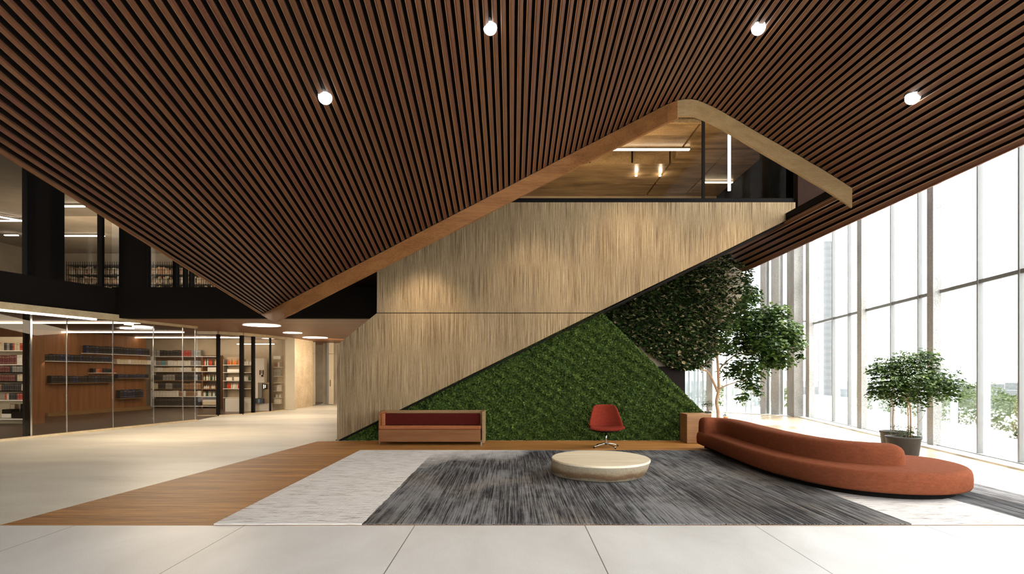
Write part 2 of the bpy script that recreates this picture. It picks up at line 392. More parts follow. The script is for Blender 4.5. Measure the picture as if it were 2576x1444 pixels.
for i in range(-54, 66):
    X = i*.1; ye = yend(X) - .02; w_ = .0285; c = .0065; d = .10
    ys = [YF, ye]
    P = []
    for y in ys:
        z = cz(X, y)
        zl, zr = cz(X-w_, y), cz(X+w_, y); th = math.atan2(zr-zl, 2*w_); nx, nz = -math.sin(th)*d, math.cos(th)*d     # square to the vault
        ux, uz = math.cos(th)*c, math.sin(th)*c
        P.append([(X-w_+nx, y, zl+nz), (X-w_+nx*c/d, y, zl+nz*c/d), (X-w_+ux, y, zl+uz), (X+w_, y, zr), (X+w_+nx, y, zr+nz)])
    b = len(sl.v); sl.v += P[0] + P[1]
    for j in range(4):
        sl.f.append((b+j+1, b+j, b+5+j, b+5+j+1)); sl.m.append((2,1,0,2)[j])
    sl.f.append((b, b+1, b+2, b+3, b+4)); sl.m.append(0); sl.f.append((b+9, b+8, b+7, b+6, b+5)); sl.m.append(0)
for i in range(-54, 65):                                  # backing board above the slats
    X0, X1 = i*.1 - .03*(i == -54), (i+1)*.1 + .03*(i == 64)
    q = [(X0, YF), (X1, YF), (X1, yend(X1)-.01), (X0, yend(X0)-.01)] if not (i == 60 or i == 61) else [(X0, YF), (X1, YF), (X1, yend(min(X1,6.09))), (X0, yend(min(X0,6.09)))]
    if i == 61: q = [(6.1, YF), (6.2, YF), (6.2, yend(6.2)), (6.1, yend(6.11))]
    vb = [(x, y, cz(x, y)+.095) for x, y in q]; vt = [(x, y, z+.14) for x, y, z in vb]
    bk.add(vb+vt, [(0,3,2,1),(4,5,6,7),(0,1,5,4),(1,2,6,5),(2,3,7,6),(3,0,4,7)])
ceil = sl.build('ceiling', [M_slat, M_arris, mat('slat_gap_shade', (.014,.009,.007), .8, spec=.05)]); setting(ceil)  # slat sides coloured near black to stand for shade in the gaps
setting(bk.build('ceiling_backing', M_back, parent=ceil))
# edge boards of the ceiling
def ribbon(pts, h0, h1, th, name, m, up=.12, nrm=None):
    mb = MB(); P = []
    n = len(pts)
    for k, p in enumerate(pts):
        a = Vector(pts[max(k-1,0)][:2]); b_ = Vector(pts[min(k+1,n-1)][:2]); d = (b_-a).normalized(); nn = Vector((-d.y, d.x))
        if nn.y < 0: nn = -nn
        h = h0[k] if hasattr(h0, '__len__') else h0 + (h1-h0)*k/(n-1)
        x, y, z = p
        P.append([(x,y,z+up),(x,y,z-h),(x+nn.x*th,y+nn.y*th,z-h),(x+nn.x*th,y+nn.y*th,z+up),(x,y,z+up)])
    mb.grid(P); b0 = len(mb.v)
    mb.add(P[0][:4], [(0,1,2,3)]); mb.add(P[-1][:4], [(3,2,1,0)])
    o = mb.build(name, m); return o
Xl = np.linspace(-5.43, 2.72, 60); pl = [(x, yend(max(x,-5.4)), cz(x, yend(max(x,-5.4)))) for x in Xl]
hl = [min(.27, .0 + .55*(x+5.43)) + .02 for x in Xl]
setting(ribbon(pl, hl, 0, .06, 'trim_1', M_fascia, up=.004))
setting(ribbon([(x, y+.005, z+.006) for x, y, z in pl], 0, 0, .05, 'trim_13', M_back, up=.13))
Xr = np.linspace(2.72, 6.08, 30); pr = [(x, yend(x), cz(x, yend(x))) for x in Xr]
setting(ribbon(pr, .25, .34, .06, 'trim_2', M_fascia2, up=.004))
setting(ribbon([(x, y+.005, z+.006) for x, y, z in pr], 0, 0, .05, 'trim_14', M_back, up=.13))
e = MB()
e.tube([(-5.455, y, cz(-5.4, y)+.02) for y in (YF, 12.05)], .022, 6)
setting(e.build('trim_3', M_fascia))
e = MB()
for x, y0, y1, m_ in ((6.555, YF, 15.55, 0), (6.125, 10.0, 17.2, 0)):
    P = []
    for y in (y0, y1):
        z = cz(x, y); P.append([(x-.012,y,z-.01),(x+.012,y,z-.01),(x+.012,y,z+.14),(x-.012,y,z+.14),(x-.012,y,z-.01)])
    e.grid(P)
a_, b_ = (6.13, 17.25), (6.56, 15.6); P = []
for (x, y) in (a_, b_):
    z = cz(x, y); P.append([(x,y-.01,z-.01),(x,y+.02,z-.01),(x,y+.02,z+.14),(x,y-.01,z+.14),(x,y-.01,z-.01)])
e.grid(P)
setting(e.build('trim_4', mat('edge_redwood', rough=.5, build=wood((.12,.04,.02), (.22,.085,.045), (.30,.12,.065), 'Y', 40, 5))))
# outer roof over the hall, unseen, added to keep sky light out
setting(MB().prism([(-21,-6),(6.4,-6),(6.4,9.5),(7.9,12.4),(7.9,31),(-21,31)], 9.0, 9.3).build('roof', M_dgrey))

# downlights in the slats
names = {818: 'left one of the two lower round downlights in the slatted ceiling',
         1233: 'round white downlight near the ceiling middle, top centre of the photo',
         1908: 'round white downlight high above the timber gable apex',
         2296: 'right one of the two lower round downlights in the slatted ceiling'}
for px, py in ((1233,70),(1908,70),(818,245),(2296,245)):
    lo, hi = 3.0, 12.0
    for _ in range(50):
        Y = (lo+hi)/2; x, _, z = at(px, py, Y)
        if z < cz(x, Y): lo = Y
        else: hi = Y
    x, _, z = at(px, py, Y); r = 17*Y/F
    t = empty('downlight', (x, Y, z), label=names[px], cat='downlight', group='round downlights in the slatted ceiling')
    MB().grid([[(r*math.sin(q)*math.cos(a), r*math.sin(q)*math.sin(a), -r*math.cos(q)) for q in np.linspace(0.001, math.pi*.98, 13)] for a in np.linspace(0, 2*math.pi, 29)]).build('lens', E_down, t, smooth=True)
    mb = MB(); P = [[((r+q)*math.cos(a), (r+q)*math.sin(a), zz) for q, zz in ((.001,.03),(.001,.07),(.006,.07),(.006,.03))] for a in np.linspace(0, 2*math.pi, 29)]
    mb.grid(P).build('rim', M_grey, t, smooth=True)
    sp = lamp('downlight_beam', 'SPOT', (x, Y, z-r-.03), 90, WARM2, target=(x, Y+.01, 0), spot_size=R(95), spot_blend=.7, shadow_soft_size=.08)

# ------------------------------------------------------------------ central timber wall
S = 12.4/F
def wz(px, py): return ((px-CX)*S, EYE + (HY-py)*S)
lower = [wz(*p) for p in ((848,1108.5),(848,868),(945,790),(948,788.2),(1496,788.2))]
upper = [wz(*p) for p in ((948,786.4),(948,509),(2001,509),(2001,543),(1793,645.5),(1500,786.4))]
wb = MB(); wb.vprism(lower, 12.4, 12.75); wb.vprism(upper, 12.4, 12.75)
setting(wb.build('wall_front', M_reed))
wb = MB()
wb.vprism([wz(*p) for p in ((958,788),(958,786),(1480,786),(1480,788))], 12.43, 12.7); setting(wb.build('trim_5', M_black))
# dark edge strip under the sloping soffit of the wall
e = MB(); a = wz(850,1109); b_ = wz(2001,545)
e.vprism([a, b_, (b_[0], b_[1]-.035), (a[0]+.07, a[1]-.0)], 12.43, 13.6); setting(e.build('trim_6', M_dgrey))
# core behind the wall
e = MB(); e.box(-3.0, -2.8, 12.75, 29, 0, 8.6); setting(e.build('wall_core', M_tan))

# upper gallery seen through the gable
sill = MB().box(-3.0, 6.33, 12.5, 12.8, wz(0,509)[1]-.02, wz(0,495)[1]); setting(sill.build('trim_7', M_black))
win = empty('window_1', (0,12.6,0)); setting(win)
MB().box(-2.5, 6.2, 12.595-12.6, .005, 5.44, 8.0).build('pane', G_gal, win)
MB().box(4.30, 4.36, -.03, .03, 5.44, 8.0).build('mullion', M_black, win)
cm = MB()
Ys = [12.5, 14.15, 14.3, 16.1, 17.2, 19.0, 20.4]; Xs = [-4, -.8, 4.9, 6.3, 7.9]
for a in range(len(Ys)-1):
    for b in range(len(Xs)-1):
        z = 8.0
        if a == 1: z = 7.9
        if a == 3 and b < 2: z = 8.55
        cm.box(Xs[b]+.03, Xs[b+1]-.03, Ys[a]+.035, Ys[a+1]-.035, z, 8.8)
setting(cm.build('ceiling_gallery', M_ceilconc))
setting(MB().box(-4, 4.87, 16.14, 17.16, 8.42, 8.54).build('ceiling_recess', M_dwall))
for x in (.6, 2.4, 3.7): setting(MB().box(x-.02, x+.02, 17.1, 17.165, 8.0, 8.42).build('trim_recess', M_back))
setting(MB().box(-4, 7.9, 12.5, 20.4, 8.8, 8.9).build('ceiling_gallery_backing', M_back))
setting(MB().box(-4, 7.9, 20.4, 20.6, 5.2, 9).build('wall_gallery_back', M_tan))
setting(MB().box(7.5, 7.7, 12.5, 20.4, 5.0, 9).build('wall_gallery_right', M_back))
setting(MB().box(-3.6, 7.7, 12.8, 20.4, 5.0, 5.2).build('floor_gallery', M_dgrey))
setting(MB().box(6.14, 6.72, 13.3, 13.8, 5.0, 9).build('column_gallery', M_dgrey))
setting(MB().box(6.38, 7.7, 12.42, 12.5, 5.0, 9).build('wall_gallery_front', M_dwall))
def tube_light(name, a, b, w_, m, label, h=.03, grp=None, housing=True):
    a = Vector(a); b = Vector(b); c = (a+b)/2; d = (b-a); L = d.length
    t = empty(name, c, label=label, cat='light', group=grp)
    t.rotation_euler = d.to_track_quat('X', 'Z').to_euler()
    MB().box(-L/2, L/2, -w_/2, w_/2, -h/2, h/2).build('tube', m, t)
    if housing: MB().box(-L/2, L/2, -w_/2, w_/2, h/2+.001, h/2+.03).build('housing', M_grey, t)
    return t
tube_light('linear_light', (2.45,16.0,7.94), (5.1,16.0,7.94), .10, E_warm, 'long horizontal light tube on the concrete ceiling in the gable')
tube_light('linear_light', (5.27,13.5,7.3), (5.27,13.5,5.94), .055, E_warm, 'upright glowing light tube hanging inside the gable opening', h=.055, housing=False)
tube_light('linear_light', (6.47,18.8,7.96), (7.45,18.8,7.96), .07, E_warm, 'short horizontal light tube crossing the upright tube in the gable')
for x, side in ((4.06, 'left'), (4.84, 'right')):  # glowing discs and point lamps added for the light pools on the ceiling
    t = empty('glow_disc', (x, 18.2, 7.96), label=f'{side} of two small glowing spots on the gallery ceiling', cat='glow_disc')
    MB().cyl((0,0), .04, .0, .03, 16).build('lens', E_warm, t); MB().cyl((0,0), .05, .0305, .07, 16).build('housing', M_grey, t)
    lamp('ceiling_glow', 'POINT', (x, 18.15, 7.86), 6, WARM2, shadow_soft_size=.03)
lamp('gallery_glow', 'AREA', (2.5, 15.5, 5.6), 230, WARM, target=(2.8, 17.0, 9), size=4.0)
lamp('gallery_glow', 'AREA', (-.5, 14.5, 5.6), 50, WARM, target=(0, 16.0, 9), size=2.5)
# cove spots behind the gable fascia washing the timber wall
for x, y, e_, sz in ((-2.0,11.0,150,70),(.4,10.75,110,60),(2.6,10.3,230,75),(4.9,10.7,150,70)):
    lamp('wall_washer', 'SPOT', (x, y, cz(x, 10.0)+.25), e_*1.3, WARM2, target=(x+.1, 12.4, 3.0 if x>-1 else 2.4), spot_size=R(sz), spot_blend=.8, shadow_soft_size=.15)

# ------------------------------------------------------------------ left: upper floor edge, soffit, glazing
c290 = onA(290); cN = onA(-60); c15 = (c290.x, c290.y)
setting(MB().beam(cN, c290, .25, 3.1, 3.79, .12).build('trim_8', M_dgrey))
setting(MB().box(c290.x-.1, -3.0, c290.y, c290.y+.25, 3.0, EYE+218*c290.y/F).build('trim_9', M_dgrey))
sof = MB().prism([(c290.x-.6, c290.y+.25), (-3.0, c290.y+.25), (-3.0, 29), (-11.5, 29), (-11.5, 18)], 3.0, 3.06)
setting(sof.build('ceiling_soffit', M_soffit))
Apts = [onA(-60), onA(491)]
tb = MB().beam(Apts[0], Apts[1], .16, 2.93, 3.09, -.02)
for a, b in zip(Bp[:-1], Bp[1:]): tb.beam(a, b, .16, 2.9, 2.999, -.02)
setting(tb.build('trim_10', M_curb))
cb = MB().beam(Apts[0], Apts[1], .14, 0, .05, -.02)
for a, b in zip(Bp[:-1], Bp[1:]): cb.beam(a, b, .12, 0, .03, -.02)
setting(cb.build('baseboard_left', M_curb))
p0 = onA(-60); p1 = onA(237)
o = MB().beam(p0, p1, .05, 2.885, 2.925, -.06).build('linear_light', E_white, label='slanting bright light strip under the pale beam, far left', cat='light')
# library glass line A
win = empty('window_2', (A0.x, A0.y, 0)); setting(win)
def rel(v): return (v.x - A0.x, v.y - A0.y)
Apx = [-60, 78, 168, 284, 386, 460, 491]
for a, b in zip(Apx[:-1], Apx[1:]):
    MB().beam(rel(onA(a)), rel(onA(b)), .012, .05, 2.93).build('pane', G_tint, win)
for px in Apx[1:]:
    p = rel(onA(px)); q = onA(px); k = .008 if px != 78 else .02
    MB().beam((p[0]-Ad.x*k, p[1]-Ad.y*k), (p[0]+Ad.x*k, p[1]+Ad.y*k), .02, .05, 2.93).build('mullion', M_chrome, win)
p = rel(onA(71)); MB().beam((p[0]-Ad.x*.06, p[1]-Ad.y*.06), (p[0]+Ad.x*.06, p[1]+Ad.y*.06), .07, .05, 2.93, .05).build('mullion', M_black, win)
# glass line B
win = empty('window_3', (Bp[0].x, Bp[0].y, 0)); setting(win)
def rb(v): return (v.x - Bp[0].x, v.y - Bp[0].y)
for k, (a, b) in enumerate(zip(Bp[:-1], Bp[1:])):
    MB().beam(rb(a), rb(b), .012, .03, 2.9).build('pane', G_up, win)
for k, wd in ((1,.10),(2,.13),(3,.11),(4,.04),(5,.12)):
    p = rb(Bp[k]); MB().box(p[0]-wd/2, p[0]+wd/2, p[1]-.05, p[1]+.05, .0, 2.9).build('mullion', M_black, win)
# upper windows
win = empty('window_4', (A0.x, A0.y, 0)); setting(win)
zs = 3.79
MB().beam(rel(onA(-60)), rel(onA(288)), .012, zs, 7.4, .1).build('pane', G_up, win)
for a, b, m in ((70,76,M_black),(76,92,M_black),(92,129,M_dgrey),(129,164,M_black),(258,264.5,M_black)):
    MB().beam(rel(onA(a)), rel(onA(b)), .16, zs, 7.4, .1).build('mullion', m, win)
win = empty('window_5', (c290.x, c290.y, 0)); setting(win)
def xb(px): return (px-CX)*c290.y/F - c290.x
zt = EYE+218*c290.y/F
MB().box(xb(368), xb(720), .1, .112, zt, 7.4).build('pane', G_up, win)
for a, b, m in ((298,311,M_black),(311,362,M_dgrey),(362,368,M_black),(433,441,M_black),(459,463,M_black),(474,478,M_black),(540,548,M_black)):
    MB().box(xb(a), xb(b), .02, .2, zt, 7.4).build('mullion', m, win)
setting(MB().box(-6.4, -3.0, 15.25, 15.4, 3.6, 9).build('wall_gallery_left', M_dwall))
# upper room
setting(MB().prism([(-21,9),(onA(-200).x-.3,9),(c290.x-.3,c290.y+.25),(-6.2,15.4),(-6.2,25),(-21,25)], 3.1, 3.3).build('floor_upper', M_dgrey))
setting(MB().prism([(-21,9),(onA(-200).x-.35,9),(c290.x-.35,c290.y+.35),(-6.2,15.5),(-6.2,25),(-21,25)], 6.9, 7.0).build('ceiling_upper', M_upper))
setting(MB().box(-21, -6.2, 25, 25.2, 3.3, 7.0).build('wall_upper_back', M_upper))
ML = [('linear_light', (-17.3,21.5,6.82), (-15.75,21.5,6.82), 'blurred bright ceiling strip in the second upper left window'),
      ('linear_light', (-14.6,17.7,6.82), (-13.6,17.7,6.82), 'short light strip high in the second upper left window'),
      ('linear_light', (-19.5,21.4,6.82), (-19.0,21.4,6.82), 'lower bright ceiling strip in the first upper left window'),
      ('linear_light', (-18.6,19.3,6.80), (-16.9,19.3,6.80), 'level light tube hanging in the first upper left window'),
      ('linear_light', (-17.6,18.2,6.78), (-16.95,19.2,6.78), 'slanted light tube meeting the level one, upper left window')]
for n_, a, b, l in ML: tube_light(n_, a, b, .08, E_white, l)
lamp('upper_room_glow', 'AREA', (-14, 20, 4.0), 170, WARM2, target=(-14, 21, 8), size=6)
lamp('upper_room_glow', 'AREA', (-14, 19, 6.6), 150, WARM2, target=(-14, 24, 5), size=4)
# wire-front shelving of the upper room
def cell_b(nt, b):
    v = coords(nt, (1,1,1)); x, y, z = sep(nt, v)
    vx = math_(nt, 'FLOOR', math_(nt, 'MULTIPLY', x, 14)); vz = math_(nt, 'FLOOR', math_(nt, 'MULTIPLY', z, 5))
    cb_ = N(nt, 'ShaderNodeCombineXYZ'); nt.links.new(vx, cb_.inputs[0]); nt.links.new(vz, cb_.inputs[2])
    wn = N(nt, 'ShaderNodeTexWhiteNoise'); nt.links.new(cb_.outputs[0], wn.inputs['Vector'])
    setc(nt, b, ramp(nt, wn.outputs[0], [(0, (.06,.05,.045)), (.3, (.30,.26,.21)), (.65, (.62,.57,.47)), (.93, (.42,.20,.13)), (1, (.75,.72,.64))]))
M_cell = mat('packed_spines', rough=.8, build=cell_b)
us = empty('wire_shelving', (-13.5, 24.4, 3.3), label='long wire-fronted shelving along the back of the upper room', cat='shelving')
for k in range(8): MB().box(-6, 6, -.02, .5, k*.42, k*.42+.03).build('shelf', M_grey, us)
g = MB()
for k in range(121): g.box(-6+k*.1-.005, -6+k*.1+.005, -.05, -.034, 0, 3.1)
for k in range(15): g.box(-6, 6, -.066, -.05, k*.21, k*.21+.014)
g.build('wire_front', M_black, us)
g = MB()
for k in range(7):
    x = -5.95
    while x < 5.9:
        wd = random.uniform(.05,.11); h = random.uniform(.22,.36); g.box(x, x+wd*.92, .05, .35, k*.42+.031, k*.42+.03+h); x += wd
g.build('packed_books', M_cell, label='tightly packed blurred volumes on the upper shelving', cat='books', kind='stuff').location = (-13.5, 24.4, 3.3)

# ------------------------------------------------------------------ library interior
setting(MB().prism([(-21,9),(onA(-300).x,9),(A0.x-.08,A0.y),(A1.x-.08,A1.y),(Bp[1].x,Bp[1].y+.08),(Bp[2].x,Bp[2].y+.08),(Bp[5].x-.1,Bp[5].y),(-9.4,29),(-21,29)], -.05, .012).build('floor_library', M_lfloor))
setting(MB().prism([(-21,9),(onA(-300).x,9),(A0.x-.12,A0.y),(A1.x-.12,A1.y),(-11.4,19.9),(Bp[2].x,Bp[2].y+.12),(Bp[5].x-.1,Bp[5].y),(-9.4,29),(-21,29)], 3.02, 3.09).build('ceiling_library', M_lceil))
setting(MB().box(-21, -8.9, 29, 29.2, 0, 3.1).build('wall_back', M_tan))
setting(MB().box(-21.2, -21, 9, 29, 0, 3.1).build('wall_library_left', M_lwood))
setting(MB().box(-21.2, -21, 9, 29, 3.1, 9).build('wall_upper_left', M_upper))
W0 = Vector((-16.3, 19.3)); W1 = Vector((-15.45, 23.5)); Wd = (W1-W0).normalized()
setting(MB().beam(W0, W1, .2, 0, 3.02, .1).build('wall_library_wood', M_lwood))
setting(MB().box(-17.6, -16.25, 18.9, 19.3, 0, 3.02).build('column_library', M_lwood))
setting(MB().beam(W0, W1, .25, .01, .14, -.14).build('baseboard_library', M_frame))
setting(MB().box(-16.2, -9.5, 24.4, 24.6, 0, 3.02).build('wall_library_back', M_tan))
setting(MB().prism([(Bp[5].x,Bp[5].y),(-9.16,25.6),(-9.4,25.6),(Bp[5].x-.25,Bp[5].y)], 0, 3.0).build('wall_left_far', M_colb))
for k, (a, b, m) in enumerate(((789,814,M_beige),(820,849,M_beige))):
    x0, x1 = (a-CX)*26.5/F, (b-CX)*27.5/F
    d = empty(f'door_{k+1}', (x0, 26.3+k*.6, 0)); setting(d)
    pn = MB().box(0, x1-x0, 0, .06, .02, 2.45).build('panel', m, d); MB().box(-.08, 0, -.05, .1, 0, 2.99).build('jamb', M_grey, d)
    MB().box(0, x1-x0, .01, .05, 2.47, 2.99).build('transom', M_beige, d)
    MB().box(x1-x0-.16, x1-x0-.12, -.06, -.001, .9, 1.2).build('handle', M_chrome, pn)
setting(MB().box(-9.3, -3.0, 27.4, 27.6, 0, 3.0).build('wall_corridor', M_tan))
for Y, x0, x1, l in ((16.3,-15.5,-10.9,'front one of the long light strips in the library ceiling'),
                     (20.0,-17.2,-11.8,'middle one of the long light strips in the library ceiling'),
                     (23.0,-17.0,-11.2,'rear one of the long light strips in the library ceiling')):
    tube_light('linear_light', (x0,Y,2.985), (x1,Y,2.985), .07, E_white, l, h=.03, housing=False)
t = tube_light('linear_light', (-11.9,24.1,2.78), (-10.3,24.1,2.78), .05, E_white, 'short light strip above the tall white panel by the dark post', h=.03, housing=False)
for x in (-.6, .6): MB().box(x-.006, x+.006, -.006, .006, .0155, .25).build('hanger', M_grey, t)
for (px, py, wpx, hh), l in zip(((659,818,88,3.0),(736,837,45,3.0),(793,849,60,3.0)),
        ('nearest and largest round light in the timber soffit','smallest middle round light in the timber soffit','farthest round light in the timber soffit by the reeded wall')):
    Y = 1.5*F/(HY-py)*.995; x = (px-CX)*Y/F; r = wpx*Y/F/2
    t = empty('round_light_disc', (x, Y, 2.995), label=l, cat='ceiling light', group='round lights in the timber soffit')
    MB().cyl((0,0), r, -.012, 0, 40).build('diffuser', E_white, t)
    mb = MB(); P = [[((r+q)*math.cos(a), (r+q)*math.sin(a), zz) for q, zz in ((.001,.0),(.001,-.016),(.015,-.016),(.015,0))] for a in np.linspace(0, 2*math.pi, 41)]
    mb.grid(P).build('rim', M_white, t, smooth=True)
for px, py, wpx, l in ((324,818,20,'smallest round soffit light reflection in the library glass'),(320,828,30,'left round soffit light reflection in the library glass'),(360,825,46,'widest round soffit light reflection in the library glass')):  # glowing discs stand in for soffit lights reflected in the glass
    Y = 1.47*F/(HY-py); x = (px-CX)*Y/F
    MB().cyl((0,0), wpx*Y/F/2, 0, .03, 30).build('round_light_disc', E_white, loc=(x, Y, 2.98), label=l, cat='ceiling light')
lamp('library_glow', 'AREA', (-13.6, 18.5, 2.9), 75, WARM2, target=(-15, 20.5, 0), size=3.5)
lamp('library_glow', 'AREA', (-12.5, 21.8, 2.9), 100, WARM2, target=(-13, 24, .8), size=2.5)
lamp('library_glow', 'AREA', (-14.2, 14.6, 2.9), 45, WARM2, target=(-14.5, 16.2, 1), size=1.2)
lamp('corridor_fill', 'AREA', (-7.6, 20, 2.9), 210, WARM2, target=(-7.6, 21, 0), size=3.5)  # unseen area lamps added to brighten the corridor
lamp('corridor_fill', 'AREA', (-7.4, 24.0, 2.85), 130, WARM2, target=(-9.0, 25.5, 1.2), size=1.6)
lamp('corridor_fill', 'AREA', (-8.0, 13.6, 2.9), 170, WARM2, target=(-8.0, 13, 0), size=2.5)  # free-floating fill added to brighten the left floor

# ------------------------------------------------------------------ books
def book_mesh(cname, color, band):
    mb = MB()
    mb.box(-.5,.5,-.46,.5,.0,1.0)                                   # cover block
    mb.cur = 1; mb.box(-.42,.42,-.40,.46,.985,1.003)                # page block top
    mb.cur = 0
    P = [[(-.5+k*.125, -.46-.05*math.sin(math.pi*k/8), z) for k in range(9)] for z in (0, 1.0)]
    mb.grid(P)
    mb.cur = 2
    for z in (.16, .74, .82): mb.box(-.42,.42,-.525,-.50,z,z+.035)
    me = bpy.data.meshes.new('book_'+cname); me.from_pydata(mb.v, [], mb.f)
    for m in (mat('cover_'+cname, color, .6), PAGES, mat('band_'+cname, band, .5)): me.materials.append(m)
    me.polygons.foreach_set('material_index', mb.m); return me
PAGES = mat('book_pages', (.72,.66,.52), .9)
BK = {c: book_mesh(c.replace(' ','_'), v, w_) for c, v, w_ in (
    ('black', (.012,.012,.016), (.16,.15,.13)), ('dark blue', (.014,.018,.06), (.22,.24,.32)), ('red', (.40,.035,.028), (.6,.4,.25)),
    ('maroon', (.13,.025,.025), (.4,.3,.2)), ('cream', (.62,.55,.42), (.3,.25,.2)), ('grey', (.22,.22,.22), (.5,.5,.48)),
    ('brown', (.22,.12,.06), (.5,.4,.25)), ('orange', (.48,.17,.06), (.6,.5,.35)), ('white', (.72,.71,.68), (.35,.35,.35)), ('teal', (.06,.30,.38), (.5,.6,.6)))}
NB = [0]
def books(p0, p1, z, h, n, pal, where, depth=.18, hv=.12):
    p0 = Vector(p0); p1 = Vector(p1); d = p1-p0; L = d.length; d.normalize(); ang = math.atan2(d.y, d.x)
    ws = np.array([random.uniform(.75, 1.25) for _ in range(n)]); ws = ws/ws.sum()*L; x = 0
    cols = [c for c, k in pal for _ in range(k)]
    last = None
    for k in range(n):
        c = last if (last and random.random() < .45) else random.choice(cols); last = c
        o = bpy.data.objects.new('book', BK[c]); COL.objects.link(o); NB[0] += 1
        q = p0 + d*(x + ws[k]/2); o.location = (q.x, q.y, z); o.rotation_euler = (0,0,ang)
        o.scale = (ws[k]*.94, depth*random.uniform(.9,1), h*random.uniform(1-hv,1)); x += ws[k]
        props(o, f'{c} book standing on the {where}', 'book', f'books on the {where}')
def X16(px): return (px-CX)*16.2/F
def z16(py): return EYE+(HY-py)*16.2/F
S1 = empty('bookcase', (X16(20), 16.45, 0), label='cream-backed bookcase with seven shelves at the far left edge', cat='bookcase')
xl, xr = X16(-75)-X16(20), X16(73)-X16(20)
MB().box(xl, xr, .2, .25, .01, 2.6).build('back_panel', M_beige, S1)
MB().box(xr, xr+.04, -.25, .25, .01, 2.6).build('side_panel', M_lwood, S1); MB().box(xl-.04, xl, -.25, .25, .01, 2.6).build('side_panel', M_lwood, S1)
rows1 = [(881,.22,[('black',3),('red',2),('cream',2),('grey',1)],'top shelf of the cream-backed bookcase'),
         (916,.27,[('maroon',4),('red',1),('white',2),('grey',1)],'second shelf of the cream-backed bookcase'),
         (936,.19,[('maroon',2),('black',3),('grey',2)],'third shelf of the cream-backed bookcase'),
         (959,.21,[('maroon',2),('black',3),('cream',2)],'fourth shelf of the cream-backed bookcase'),
         (983,.21,[('cream',3),('brown',2),('black',2)],'fifth shelf of the cream-backed bookcase'),
         (1006,.20,[('red',3),('black',2),('cream',3)],'sixth shelf of the cream-backed bookcase')]
for py, h, pal, wh in rows1:
    z = z16(py); MB().box(xl, xr, -.22, .2, z-.03, z-.002).build('shelf', M_white if py < 930 or py > 1000 else M_dgrey, S1)
    books((X16(-22 if py < 1000 else 4), 16.38), (X16(71), 16.38), z, h, 15 if py < 1000 else 12, pal, wh)
z = z16(1053); MB().box(xl, xr, -.3, .2, z-.03, z-.002).build('shelf', M_white, S1)
for px0, px1, py0, py1, m, l in ((2,26,1041,1051,M_white,'stack of pale grey papers on the lowest shelf, far left'),
                               (3,26,1030,1041,M_dgrey,'flat black box lying on the pale paper stack'),
                               (27,62,1037,1052,M_dgrey,'dark lidded box on the lowest shelf of the bookcase')):
    MB().box(X16(px0), X16(px1), 16.22, 16.5, z16(py1), z16(py0)-.002).build('storage_box', m, bevel=.006, label=l, cat='box')
for px0, px1, l in ((25,39,'small dark framed picture behind the boxes, left bookcase'),(-2,11,'brown framed picture cut by the left photo edge')):
    t = empty('framed_picture', (X16((px0+px1)/2), 16.55, z16(1041)), label=l, cat='picture')
    w2 = (px1-px0)/2*16.2/F
    MB().box(-w2, w2, 0, .03, .0, .27).build('frame', M_black if px0 > 0 else M_lwood, t); MB().box(-w2+.02, w2-.02, -.004, -.001, .02, .25).build('print', M_dgrey if px0 > 0 else M_beige, t)
# floating shelves on the curved timber wall
def onW(px, off=-.16):
    k = (px-CX)/F; n = Vector((Wd.y, -Wd.x)); a = W0 + n*(-off)
    t = (k*a.y - a.x)/(Wd.x - k*Wd.y); return a + Wd*t
rows2 = [('a',213,372,2.27,.29,22,[('dark blue',4),('black',3)],'highest floating shelf of the library timber wall'),
         ('b',108,282,1.95,.24,22,[('black',4),('dark blue',2)],'long second floating shelf of the library timber wall'),
         ('b2',290,377,1.91,.17,10,[('cream',5),('white',1)],'pale-filled right end shelf of the library timber wall'),
         ('c',124,284,1.17,.26,20,[('black',5),('dark blue',1)],'lower left floating shelf of the library timber wall'),
         ('d',230,286,1.54,.16,7,[('orange',3),('black',3),('red',1)],'short floating shelf with orange books on the timber wall'),
         ('e',292,370,1.32,.17,9,[('dark blue',3),('black',3)],'short right floating shelf on the timber wall'),
         ('f',297,357,.52,.36,8,[('dark blue',3),('black',3)],'lowest floating shelf of the library timber wall')]
for k, a, b, z, h, n, pal, wh in rows2:
    pa, pb = onW(a), onW(b); c = (pa+pb)/2
    o = MB().beam((pa.x-c.x, pa.y-c.y), (pb.x-c.x, pb.y-c.y), .28, -.025, -.003, .02).build('floating_shelf', M_offw if k in 'abdb2' else M_frame, loc=(c.x, c.y, z), label=wh.replace('floating shelf','floating shelf board',1) if 'floating shelf' in wh else wh+' board', cat='shelf')
    books(pa, pb, z, h, n, pal, wh)
